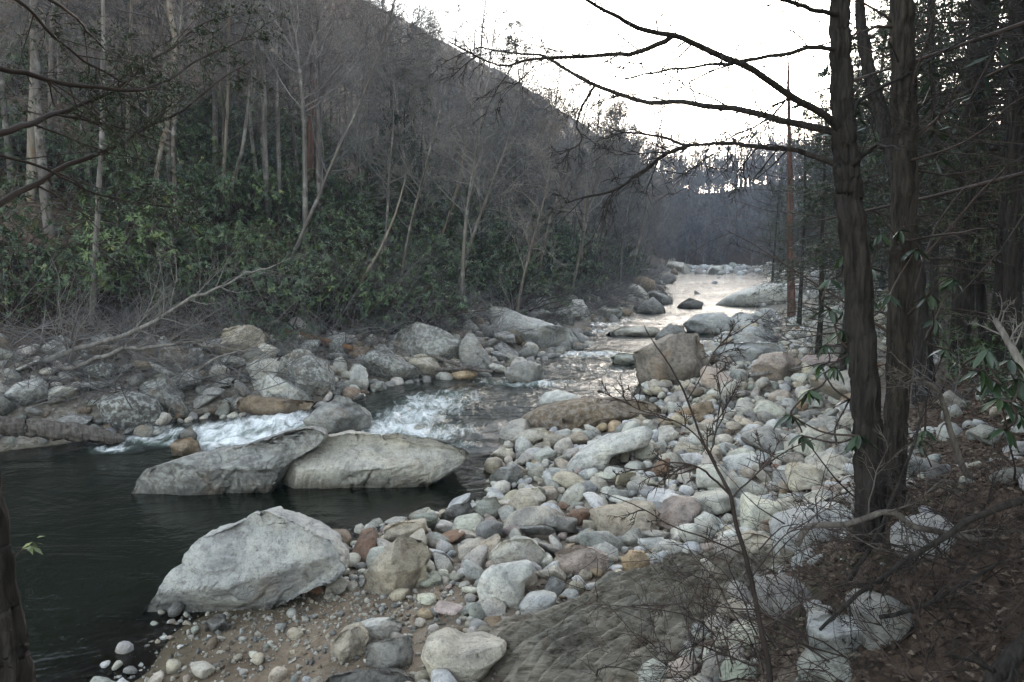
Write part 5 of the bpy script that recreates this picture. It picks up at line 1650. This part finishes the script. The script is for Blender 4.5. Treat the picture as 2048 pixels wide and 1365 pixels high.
def trunk_tree(name, label, base, pts, widths, mat, nlimb, seed, dY=0.0, leanY=0.0, knots=0.12, up=-0.02, spread=1.0):
    b = gp(*base, False)
    Y = b[1] + dY
    k = Y / FPX
    root = empty(name, b, label, 'tree')
    off = np.array([*b, 0])
    r_ = np.random.default_rng(seed)
    n = len(pts)
    ctrl = np.array([(*at(px, py, Y + leanY * i / (n - 1)), w * k / 2) for i, ((px, py), w) in enumerate(zip(pts, widths))]) - off
    mb = MB()
    P, R = limb(mb, ctrl, 150 if widths[1] > 30 else 48, 32 if widths[1] > 30 else 12, 0.015, seed, knots=knots)
    obj('trunk', mb.mesh('trunk', mat), root)
    cm = MB()
    Pn, D, L, Rr, t = spawn(P[None], R[None], nlimb, r_, 0.30, 1.0, 70, 0.5, 1.3, np.array([2.0 * spread]), 0.14)
    p, q = grow(Pn, D, L, np.clip(Rr, 0.006, 0.02), 7, r_, 0.14, up)
    cm.add(*tubes(p, q, 5))
    for kk in range(2):
        Pn, D, L, Rr, t = spawn(p, q, 5, r_, 0.2, 1.0, 42, 0.3, 0.7, L, 0.6)
        p, q = grow(Pn, D, L, np.clip(Rr, 0.003, 0.012), 4, r_, 0.18, up)
        cm.add(*tubes(p, q, 3))
    obj('crown', cm.mesh('crown', 'twig_dark'), root)


big_tree_a()
trunk_tree('tree', 'straight dark tree with deeply furrowed bark beside the slender one', (1785, 1015), [(1782, 1050), (1785, 950), (1795, 800), (1800, 640), (1806, 480), (1808, 300), (1806, 150), (1802, 0), (1800, -250), (1798, -700)], [62, 50, 47, 46, 45, 44, 44, 43, 36, 12], 'bark_furrow', 22, 6, knots=0.16)
trunk_tree('tree', 'dark trunk leaning left behind the furrowed tree', (1850, 800), [(1850, 820), (1838, 640), (1822, 480), (1800, 380), (1782, 300), (1756, 210), (1735, 130), (1722, 40), (1712, -150)], [46, 38, 34, 32, 30, 28, 24, 20, 10], 'bark_dark', 14, 7, leanY=0.8)
trunk_tree('tree', 'dark slim trunk in the shade with a thinner twin beside it', (1925, 735), [(1922, 760), (1925, 640), (1932, 480), (1940, 300), (1950, 120), (1960, -40), (1970, -300)], [44, 38, 34, 32, 30, 28, 14], 'bark_dark', 26, 8, up=-0.01, spread=1.3)
trunk_tree('tree', 'thin dark twin trunk in the shade', (1965, 720), [(1975, 740), (1962, 600), (1955, 450), (1958, 300), (1962, 150), (1966, 0), (1975, -250)], [24, 19, 17, 16, 15, 13, 8], 'bark_dark', 20, 9, dY=0.5)
trunk_tree('tree', 'dark trunk at the far right edge, deep in shade', (2020, 740), [(2022, 760), (2025, 560), (2030, 300), (2034, 100), (2036, -100), (2040, -400)], [36, 32, 30, 28, 26, 12], 'bark_dark', 22, 10, dY=0.4)
trunk_tree('tree', 'reddish bare trunk with a broken pale limb standing by the right water edge', (1580, 640), [(1583, 660), (1582, 560), (1580, 450), (1580, 350), (1578, 250), (1577, 170), (1576, 110)], [18, 15, 13, 11, 8, 6, 3], 'bark_red', 46, 21, up=-0.03, spread=1.9)

# pale and distinctive trunks on the far hillside
for lab, base, pts, w, mat, nl in [
    ('thick pale tan trunk rising out of the shrubs below the dark hemlock boughs', (62, 400), [(60, 440), (62, 380), (66, 250), (68, 120), (66, 20), (66, -120), (70, -500)], [26, 24, 23, 18, 15, 12, 5], 'bark_pale', 14),
    ('slim grey mottled trunk standing close to the far bank above the fallen tree', (188, 650), [(180, 665), (186, 610), (192, 480), (200, 340), (204, 250), (206, 100), (205, -150)], [22, 15, 13, 12, 11, 9, 4], 'bark', 16),
    ('slim pale grey trunk, uppermost left on the leafy slope', (252, 385), [(250, 400), (252, 330), (256, 240), (258, 120), (262, 20), (266, -200)], [11, 10, 9, 8, 7, 4], 'bark_pale', 14),
    ('pale trunk stained orange-brown with a leafless broken top', (305, 455), [(303, 470), (308, 400), (318, 320), (335, 240), (345, 160), (350, 80), (338, 10), (340, -120)], [13, 13, 12, 14, 14, 14, 12, 6], 'bark_pale', 14),
    ('white-barked slim leaning trunk over the rhododendrons', (438, 435), [(436, 450), (445, 370), (452, 270), (456, 180), (458, 60), (462, -80)], [10, 9, 8, 7, 6, 4], 'bark_pale', 14),
    ('grey trunk leaning right beside the white-barked one', (452, 440), [(446, 460), (468, 360), (486, 290), (500, 180), (512, 60), (520, -80)], [12, 10, 9, 8, 6, 4], 'bark', 16),
    ('straight thick grey trunk on the slope with drooping pale limbs', (535, 460), [(535, 480), (534, 400), (530, 300), (528, 180), (520, 40), (518, -120)], [16, 14, 13, 11, 9, 5], 'bark', 26),
    ('tall light grey trunk next to the straight thick one', (558, 460), [(560, 480), (558, 380), (556, 260), (552, 140), (556, 20), (560, -150)], [12, 10, 10, 9, 7, 4], 'bark', 22),
    ('reddish-brown broken pine trunk with stub branches at its top', (620, 440), [(620, 460), (620, 360), (621, 260), (624, 180), (626, 128)], [18, 17, 16, 14, 10], 'bark_red', 6),
    ('dark forked trunk with pale upper limbs above the huge slanting slab', (918, 470), [(916, 500), (920, 420), (926, 340), (932, 260), (945, 170), (950, 60)], [15, 13, 11, 9, 6, 3], 'bark', 26),
    ('pale thin trunk leaning right over the bank shrubs', (855, 560), [(845, 575), (868, 510), (895, 440), (918, 360), (930, 290)], [7, 7, 6, 5, 3], 'bark_pale', 12),
    ('pale crooked trunk leaning right above the dark hollow in the bank', (690, 650), [(682, 668), (700, 620), (722, 565), (760, 500), (790, 430), (810, 360)], [10, 9, 8, 7, 5, 3], 'bark_pale', 16),
    ('thin straight tan trunk at the water edge upstream', (1160, 590), [(1160, 602), (1162, 540), (1166, 470), (1170, 400), (1172, 330)], [8, 7, 6, 5, 3], 'bark_pale', 12),
]:
    trunk_tree('tree', lab, base, pts, [q * 0.8 for q in w], mat, nl, 100 + int(base[0]), knots=0.08, spread=2.2, up=-0.03)


# ------------------------------------------------------------------ overhanging hemlock boughs, top left
def near_hemlock():
    Y = 3.4
    b = gp(70, 1364, False)
    foot = at(55, 1640, 2.5)
    foot[2] = float(ground(foot[0], foot[1]))
    root = empty('hemlock', foot, 'dark hemlock trunk at the frame edge with needled boughs overhanging the pool', 'tree')
    off = np.array([*foot, 0])
    mb = MB()
    ctrl = np.array([(*(foot - [0, 0, .2]), .085), (*at(30, 1500, 2.5), .08), (*at(-2, 1280, 2.5), .074), (*at(-30, 1080, 2.5), .07), (*at(-64, 880, 2.52), .068), (*at(-120, 500, 2.6), .065), (*at(-160, 100, 2.7), .06), (*at(-180, -500, 2.8), .04)]) - off
    P, R = limb(mb, ctrl, 160, 32, 0.01, 4, knots=0.12)
    obj('trunk', mb.mesh('trunk', 'bark_dark'), root)
    r_ = np.random.default_rng(44)
    LM = [([(-150, 330), (0, 268), (70, 243), (130, 222), (230, 180), (310, 122), (365, 75), (430, 35)], 2.7, 4.2, 7, 2),
          ([(-160, 90), (0, 132), (110, 165), (250, 182), (330, 165), (400, 122), (490, 75)], 2.7, 4.0, 6, 1.5),
          ([(-130, 480), (0, 408), (80, 358), (190, 310), (270, 270), (360, 222), (440, 160), (505, 120)], 2.7, 4.4, 7, 1.8),
          ([(-140, 300), (0, 312), (100, 340), (200, 388), (330, 415), (400, 405)], 2.7, 3.9, 3.5, 1),
          ([(-160, -60), (30, 0), (110, 75), (180, 130), (250, 165), (300, 200)], 2.75, 3.6, 4, 1),
          ([(-160, -160), (100, 0), (170, 55), (240, 125), (330, 180)], 2.75, 4.2, 4, 1)]
    br = MB()
    fP, fD = [], []
    for j, (pp, y0, y1, a, c) in enumerate(LM):
        k = 3.2 / FPX
        P, R = limb(br, path3(pp, y0, y1, a * k, c * k) - off, 26, 7, 0.015, 60 + j)
        Pn, D, L, Rr, t = spawn(P[None], R[None], 16, r_, 0.25, 1.0, 48, 0.4, 1.2, np.array([0.55]), 0.4, 0.5)
        p, q = grow(Pn, D, L, np.clip(Rr, .0025, .006), 6, r_, .1, -.05)
        br.add(*tubes(p, q, 4))
        Pn, D, L, Rr, t = spawn(p, q, 8, r_, 0.15, 1.0, 48, .3, .7, L, .5, .6)
        p, q = grow(Pn, D, L, np.clip(Rr, .0012, .003), 4, r_, .12, -.04)
        br.add(*tubes(p, q, 3))
        keep = r_.random(len(p)) < 0.8
        Pn, D, L, Rr, t = spawn(p[keep], q[keep], 22, r_, 0.05, 1.0, 60, 1, 1, np.ones(int(keep.sum())), .5, .7)
        fP.append(Pn)
        fD.append(D)
    obj('boughs', br.mesh('boughs', 'twig_dark'), root)
    fP, fD = np.concatenate(fP), np.concatenate(fD)
    n = len(fP)
    Nn = unit(np.stack([r_.normal(0, .4, n), r_.normal(0, .4, n), np.ones(n)], 1))
    V, Q = flakes(fP, fD, Nn, r_.uniform(.014, .028, n), r_.uniform(.004, .0065, n))
    obj('needles', MB().add(V, Q, None, np.repeat(np.clip(r_.normal(.5, .2, n), 0, 1), 4)).mesh('needles', 'needle', False, 'tone'), root)


near_hemlock()


# ------------------------------------------------------------------ logs and driftwood
def log_obj(name, label, pts, rads, mat, cat='log', zoff=0.0, n=30, stubs=0, seed=1, knots=0.12, wob=0.01, twig=0, tw_len=0.8, group=None, S=12):
    """pts: pixels with optional own depth; depth from the ground below otherwise"""
    r_ = np.random.default_rng(seed)
    P3 = []
    for p in pts:
        if len(p) == 3:
            P3.append(at(p[0], p[1], p[2]))
        else:
            q = gp(p[0], p[1])
            P3.append(q + np.array([0, 0, zoff]))
    P3 = np.array(P3)
    org = P3[0].copy()
    mb = MB()
    P, R = limb(mb, np.concatenate([P3 - org, np.array(rads)[:, None]], 1), n, S, wob, seed, knots=knots)
    if not stubs and not twig:
        return tag(obj(name, mb.mesh(name, mat), None, org), label, cat, group)
    root = empty(name, org, label, cat, group)
    obj('trunk', mb.mesh('trunk', mat), root)
    cm = MB()
    if twig:
        twigs_on(cm, P, R, r_, twig, tw_len, -0.02, 2, 0.3, 40)
    for s in range(stubs):
        k = int(r_.integers(3, len(P) - 3))
        d = unit(r_.normal(0, 1, 3) + [0, -.4, .4])
        sb = MB()
        limb(sb, np.array([(*P[k], R[k] * .3), (*(P[k] + d * R[k] * 1.3), R[k] * .22), (*(P[k] + d * R[k] * 1.9), R[k] * .15)]), 6, 6)
        obj('stub', sb.mesh('stub', mat), root)
    if twig:
        obj('branches', cm.mesh('branches', mat), root)
    return root


Yl = gp(240, 882)[1]
log_obj('log', 'thick grey-barked log lying from the left bank into the rapids', [(-160, 828, Yl - 1.1), (0, 850, Yl - .9), (80, 858, Yl - .65), (160, 867, Yl - .4), (248, 880, Yl - .1)], [.20, .185, .175, .16, .11], 'log', stubs=3, seed=3, S=28, n=70, knots=0.25, wob=.03)
Yb = gp(600, 672)[1]
log_obj('log', 'reddish-brown slim log lying on the leafy bank behind the square boulder', [(505, 652, Yb + .3), (560, 664, Yb), (640, 682, Yb - .3), (705, 697, Yb - .6)], [.10, .13, .12, .07], 'brown_log', seed=4)
Yf = gp(120, 745)[1]
log_obj('fallen_tree', 'bleached fallen tree with bare branches reaching over the far bank rocks', [(8, 770, Yf), (70, 740, Yf), (135, 705, Yf + .1), (270, 662, Yf + .2), (380, 602, Yf + .3), (470, 560, Yf + .4), (552, 530, Yf + .5)], [.085, .075, .065, .05, .038, .025, .012], 'fallen', 'fallen tree', seed=5, twig=26, tw_len=2.4, wob=.10, n=44)
log_obj('fallen_tree', 'lower grey fallen tree with long arching branches, parallel to the bleached one', [(60, 760, Yf - .3), (180, 720, Yf - .2), (300, 690, Yf - .1), (420, 690, Yf), (530, 705, Yf), ], [.06, .05, .04, .028, .012], 'fallen', 'fallen tree', seed=6, twig=28, tw_len=2.2, wob=.12, n=40)
log_obj('fallen_branch', 'curved pale branch poking up in front of the square boulder', [(365, 775), (392, 745, gp(365, 775)[1] + .1), (430, 718, gp(365, 775)[1] + .3), (480, 702, gp(365, 775)[1] + .5)], [.05, .045, .035, .02], 'driftwood', 'branch', seed=7, zoff=.05)
Yd = gp(1460, 718)[1]
log_obj('driftwood', 'short bleached driftwood log wedged against the blocky boulder', [(1412, 728, Yd), (1440, 720, Yd), (1490, 708, Yd + .2)], [.11, .09, .07], 'driftwood', 'driftwood', seed=8, twig=7, tw_len=.5)
Yd = gp(1600, 755)[1]
log_obj('driftwood', 'long thin driftwood pole lying behind the orange-topped boulder', [(1500, 752, Yd), (1560, 742, Yd), (1640, 732, Yd + .2), (1720, 728, Yd + .4)], [.05, .055, .05, .04], 'driftwood', 'driftwood', seed=9)
log_obj('driftwood', 'grey crooked branch lying across the cobbles towards the tree trunks', [(1442, 898), (1480, 925), (1520, 950), (1570, 960), (1640, 970), (1660, 978)], [.03, .035, .035, .03, .028, .02], 'driftwood', 'branch', seed=10, zoff=.13)
Yd = gp(850, 745)[1]
for j, (pp, lb) in enumerate([([(865, 712, Yd), (900, 725, Yd - .3), (945, 740, Yd - .5), (990, 742, Yd - .6)], 'dark driftwood branch caught beside the shark-fin boulder'),
                              ([(870, 740, Yd - .4), (930, 738, Yd - .5), (985, 745, Yd - .7)], 'shorter driftwood branch under the shark-fin boulder')]):
    log_obj('driftwood', lb, pp, np.linspace(.06, .03, len(pp)), 'log', 'driftwood', seed=11 + j, twig=6, tw_len=.6)
# flood debris heaps on the far bank
for j, (px, py) in enumerate([(940, 625), (1060, 596), (1110, 588), (1170, 592), (870, 640), (820, 640), (1560, 660), (1600, 690)]):
    p = gp(px, py)
    sc = 0.45 + 0.02 * p[1]
    o = obj('debris_heap', brush(970 + j, 1.6, 46, 'twig', 0.03, 0.85), None, p, 0, sc)
    tag(o, 'heap of grey flood debris and sticks on the far bank' if px < 1300 else 'heap of grey driftwood sticks at the foot of the reddish trunk', 'debris', 'flood debris heaps of the far bank' if px < 1300 else 'driftwood sticks at the reddish trunk')


# ------------------------------------------------------------------ foreground sapling, brush and rhododendron on the right
def sapling():
    Y = 4.2
    foot = at(1548, 1395, Y)
    foot[2] = float(ground(foot[0], foot[1]))
    root = empty('sapling', foot, 'thin leafless sapling with wide forking twigs in front of the cobble bar', 'sapling')
    off = np.array([*foot, 0])
    k = Y / FPX
    r_ = np.random.default_rng(77)
    mb = MB()
    main = [(*(foot - [0, 0, .1]), 7.5 * k), (*at(1540, 1360, Y), 6.5 * k), (*at(1520, 1250, Y), 5.6 * k), (*at(1495, 1130, Y), 5 * k), (*at(1470, 1040, Y), 4.6 * k), (*at(1460, 990, Y), 4.2 * k), (*at(1430, 930, Y + .05), 3.2 * k), (*at(1400, 870, Y + .05), 2.6 * k), (*at(1375, 800, Y + .1), 2.3 * k), (*at(1345, 740, Y + .15), 2 * k), (*at(1310, 690, Y + .2), 1.6 * k), (*at(1288, 650, Y + .2), 1 * k)]
    P, R = limb(mb, np.array(main) - off, 60, 8, 0.004, 2)
    obj('stem', mb.mesh('stem', 'twig_dark'), root)
    cm = MB()
    for j, (pp, y0, y1, a, c) in enumerate([
        ([(1460, 990), (1425, 955), (1395, 935), (1350, 925), (1280, 940), (1210, 930)], Y, Y - .4, 2.8, .8),
        ([(1432, 932), (1420, 905), (1380, 860), (1330, 835), (1270, 815), (1225, 770)], Y, Y - .3, 2.2, .7),
        ([(1463, 998), (1500, 960), (1560, 910), (1620, 880), (1700, 850)], Y, Y + .5, 2.4, .8),
        ([(1421, 905), (1432, 860), (1440, 790), (1430, 720)], Y, Y + .3, 1.8, .7),
        ([(1375, 800), (1410, 740), (1440, 690), (1500, 650), (1540, 620)], Y + .1, Y + .4, 1.5, .6),
        ([(1490, 1110), (1420, 1080), (1340, 1050), (1270, 1010), (1200, 985)], Y, Y - .3, 2.2, .8),
        ([(1500, 1160), (1560, 1080), (1620, 1040), (1700, 990)], Y, Y + .4, 2.0, .8),
        ([(1512, 1220), (1450, 1215), (1380, 1205), (1300, 1220), (1250, 1215)], Y, Y - .2, 2.0, .8),
        ([(1520, 1260), (1600, 1210), (1680, 1170), (1760, 1150)], Y, Y + .3, 2.0, .8),
        ([(1530, 1310), (1470, 1280), (1400, 1290), (1350, 1320)], Y, Y - .3, 1.8, .7)]):
        P, R = limb(cm, path3(pp, y0, y1, a * k, c * k) - off, 22, 5, 0.006, 80 + j)
        twigs_on(cm, P, R, r_, 6 if j < 5 else 3, 0.28, -0.01, 2, .2, 42)
    obj('twigs', cm.mesh('twigs', 'twig_dark'), root)


sapling()
for j, (lb, pp, ys, rr) in enumerate([
    ('thick brown branch arching over the brush at the foot of the trunks', [(1595, 1090), (1609, 1063), (1624, 1052), (1696, 1048), (1745, 1031), (1786, 1025), (1828, 1054), (1896, 1067), (1960, 1080)], (5.4, 5.2), (.022, .022)),
    ('long dark branch slanting from the right edge down through the brush', [(2080, 985), (2039, 1001), (1941, 1038), (1903, 1065), (1828, 1110), (1771, 1151), (1696, 1208), (1640, 1260)], (4.8, 4.6), (.024, .010)),
    ('thick dark root-like branch at the right edge below the brush', [(2100, 1240), (2040, 1300), (1995, 1350), (1960, 1400)], (3.9, 3.7), (.05, .04)),
    ('bare dark stem crossing behind the slanting branch', [(1700, 1160), (1760, 1060), (1800, 960), (1830, 880), (1850, 800)], (5.2, 5.8), (.016, .008)),
    ('crooked brown stem rising right of the trunks', [(1985, 1010), (1930, 940), (1900, 860), (1880, 790), (1840, 760), (1810, 770)], (6.5, 6.2), (.03, .014)),
    ('leaning pale dead stem in the shade at the right edge', [(2060, 760), (2020, 690), (1990, 640)], (9, 9.4), (.05, .03)),
    ('dark thin stem slanting down to the leafy ground', [(1760, 1235), (1850, 1210), (1930, 1165), (2010, 1120)], (4.4, 4.7), (.014, .01)),
]):
    pts = [(p[0], p[1], ys[0] + (ys[1] - ys[0]) * i / (len(pp) - 1)) for i, p in enumerate(pp)]
    log_obj('branch', lb, pts, np.linspace(rr[0], rr[1], len(pts)), 'log' if 'brown' in lb else ('driftwood' if 'pale' in lb else 'bark_dark'), 'branch', n=34, seed=120 + j, twig=9, tw_len=.55, wob=.01)

BRD = [brush(1200 + j, [0.75, 0.95, 0.6, 0.85, 1.1][j], [13, 16, 18, 12, 14][j], 'twig_dark', 0.0055, [.3, .5, .1, .4, .2][j]) for j in range(5)]
nb_ = 0
for j in range(170):
    px, py = rng.uniform(1280, 2080), rng.uniform(1040, 1420)
    if px < 1570 and py < 1330:
        continue
    p = gp(px, py, False)
    if p[1] < 2.8 or not spaced(p[0] + 3000, p[1], 0.36):
        continue
    nb_ += 1
    o = obj('brush_shrub', BRD[j % 5], None, p, rng.uniform(0, 6.28), rng.uniform(0.7, 1.3))
    lab = ['arching', 'low sprawling', 'dense upright', 'sparse', 'tall thin'][j % 5] + ' dark leafless brush near ' + bar_mark(p[0], p[1])
    tag(o, lab, 'brush', 'brush: ' + lab)
print('brush shrubs', nb_)


def near_rhodo(label, whorls, foot_px, Y, seed, leaf=0.135):
    r_ = np.random.default_rng(seed)
    foot = gp(*foot_px, False)
    root = empty('rhododendron', foot, label, 'shrub')
    sm = MB()
    proto = []
    for q in range(4):
        n = 9
        s = np.linspace(0, 1, n)
        wdt = np.sin(np.pi * np.clip(s * 0.96 + 0.04, 0, 1)) ** 0.75 * 0.5 * 0.30
        bend = -0.22 * s ** 2 * (0.6 + 0.3 * q)
        V = np.concatenate([np.stack([s, wdt, bend + 0.05], 1), np.stack([s, 0 * s, bend], 1), np.stack([s, -wdt, bend + 0.05], 1)])
        F = [[i, i + 1, n + i + 1, n + i] for i in range(n - 1)] + [[n + i, n + i + 1, 2 * n + i + 1, 2 * n + i] for i in range(n - 1)]
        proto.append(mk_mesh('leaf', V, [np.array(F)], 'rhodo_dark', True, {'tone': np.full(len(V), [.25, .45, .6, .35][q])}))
    tips = []
    for (px, py) in whorls:
        tips.append(at(px, py, Y + r_.normal(0, .25)))
    tips = np.array(tips)
    order_ = np.argsort(tips[:, 2])
    nodes = [foot + np.array([r_.normal(0, .1), r_.normal(0, .1), 0]) for _ in range(2)]
    for ti in order_:
        T = tips[ti]
        ds = [np.linalg.norm(T - n_) + (2 if n_[2] > T[2] - .05 else 0) for n_ in nodes]
        b0 = nodes[int(np.argmin(ds))]
        mid = (b0 + T) / 2 + np.array([r_.normal(0, .06), r_.normal(0, .06), -.05])
        limb(sm, np.array([(*b0, .011), (*mid, .008), (*T, .005)]) - np.array([*foot, 0]), 10, 5)
        nodes += [mid, T]
        nl = int(r_.integers(6, 10))
        for a in range(nl):
            az = a / nl * 6.283 + r_.normal(0, .2)
            o = obj('leaf', proto[int(r_.integers(4))], root)
            o.location = Vector(T - foot)
            o.rotation_euler = (r_.normal(0, .35), r_.uniform(0.1, 1.0), az)
            o.scale = (leaf * r_.uniform(.7, 1.2),) * 3
    obj('stems', sm.mesh('stems', 'twig_dark'), root)


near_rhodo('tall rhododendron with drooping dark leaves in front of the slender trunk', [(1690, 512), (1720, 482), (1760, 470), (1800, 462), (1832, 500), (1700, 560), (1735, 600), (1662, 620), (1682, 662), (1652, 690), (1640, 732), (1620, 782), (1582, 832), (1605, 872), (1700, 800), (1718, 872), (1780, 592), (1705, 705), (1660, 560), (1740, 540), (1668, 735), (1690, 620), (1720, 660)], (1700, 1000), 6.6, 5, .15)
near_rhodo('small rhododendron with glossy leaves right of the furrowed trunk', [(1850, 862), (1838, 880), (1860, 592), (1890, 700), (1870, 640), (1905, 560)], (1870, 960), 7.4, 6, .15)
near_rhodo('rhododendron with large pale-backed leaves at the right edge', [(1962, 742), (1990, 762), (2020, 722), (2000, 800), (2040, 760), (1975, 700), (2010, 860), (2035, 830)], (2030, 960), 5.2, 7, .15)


# sprig by the left edge
def sprig():
    foot = at(24, 1120, 4.6)
    r_ = np.random.default_rng(9)
    base = foot.copy()
    base[2] = float(ground(base[0], base[1]))
    root = empty('sprig', base, 'small green leafy sprig hanging against the dark pool beside the edge trunk', 'sprig')
    sm = MB()
    tip = at(66, 1085, 4.6)
    limb(sm, np.array([(*(at(-6, 1230, 2.56)), .007), (*at(2, 1165, 3.4), .006), (*foot, .005), (*tip, .003)]) - np.array([*base, 0]), 12, 5)
    obj('stem', sm.mesh('stem', 'twig_dark'), root)
    me = mk_mesh('leaf', [(0, 0, 0), (.5, .17, .03), (1, 0, -.1), (.5, -.17, .03), (.5, 0, 0)], [np.array([[0, 4, 1], [1, 4, 2], [2, 4, 3], [3, 4, 0]])], 'rhodo', True, {'tone': np.full(5, .9)})
    for a in range(9):
        o = obj('leaf', me, root)
        o.location = Vector(tip - base + r_.normal(0, .015, 3))
        o.rotation_euler = (r_.normal(0, .5), r_.uniform(-.3, 1.0), a / 9 * 6.28)
        o.scale = (.075 * r_.uniform(.7, 1.2),) * 3


sprig()


# ------------------------------------------------------------------ leaf litter
def build_litter():
    r_ = np.random.default_rng(3)
    n = 64000
    X = np.concatenate([r_.uniform(0, 9, n // 2), r_.uniform(-16, 12, n // 2)])
    Y = np.concatenate([3 + 11 * r_.random(n // 2), 14 + 26 * r_.random(n // 2)])
    tr, tl, bk = zones(X, Y)
    u, v = ledge_uv(X, Y)
    nz = fbm(xyz(X * .9, Y * .9), 3, 14)
    keep = ((bk > -1.0 + 0.9 * nz) & (bk < 4) & (Y < 15) & (tr > 0)) | ((tl > 1.4) & (tl < 9) & (nz > -0.15))
    keep |= (tr > 1.2) & (np.abs(v + .9) < 0.35) & (np.abs(u) < 1.6)
    keep |= (tr > 1.2) & (np.abs(u + 1.5) < 0.25) & (np.abs(v) < .7)
    X, Y = X[keep], Y[keep]
    Z = ground(X, Y) + 0.012 + r_.random(len(X)) * 0.03
    n = len(X)
    az = r_.uniform(0, 6.28, n)
    D = np.stack([np.cos(az), np.sin(az), r_.normal(0, .25, n)], 1)
    Nn = unit(np.stack([r_.normal(0, .35, n), r_.normal(0, .35, n), np.ones(n)], 1))
    big = np.where(Y > 14.5, 1.5, 1.0)
    V, T = leaves(np.stack([X, Y, Z], 1), D, Nn, big * r_.uniform(.04, .10, n), big * r_.uniform(.03, .06, n), r_, -.3)
    me = MB().add(V, None, T, np.repeat(np.clip(r_.normal(.5, .25, n), 0, 1), 5)).mesh('leaf_litter', 'litter', False, 'tone')
    o = obj('leaf_litter', me)
    o['kind'] = 'stuff'
    tag(o, 'fallen brown leaves scattered over both banks', 'leaves')


build_litter()


# ------------------------------------------------------------------ haze
def build_haze():
    x0, x1, y0, y1, z0, z1 = -330, 270, -30, 480, -3.5, 95
    V = [(x0, y0, z0), (x1, y0, z0), (x1, y1, z0), (x0, y1, z0), (x0, y0, z1), (x1, y0, z1), (x1, y1, z1), (x0, y1, z1)]
    F = [(0, 3, 2, 1), (4, 5, 6, 7), (0, 1, 5, 4), (1, 2, 6, 5), (2, 3, 7, 6), (3, 0, 4, 7)]
    m = bpy.data.materials.new('haze')
    m.use_nodes = True
    nt = m.node_tree
    nt.nodes.clear()
    out = nt.nodes.new('ShaderNodeOutputMaterial')
    pv = nt.nodes.new('ShaderNodeVolumePrincipled')
    pv.inputs['Color'].default_value = (0.55, 0.72, 1.0, 1)
    pv.inputs['Density'].default_value = 0.00045
    pv.inputs['Anisotropy'].default_value = 0.0
    nt.links.new(pv.outputs[0], out.inputs['Volume'])
    M['haze'] = m
    o = obj('haze', mk_mesh('haze', V, [np.array(F)], 'haze', False))
    o['kind'] = 'stuff'
    tag(o, 'thin bluish evening haze filling the valley', 'haze')


HAZE = True
if HAZE:
    build_haze()
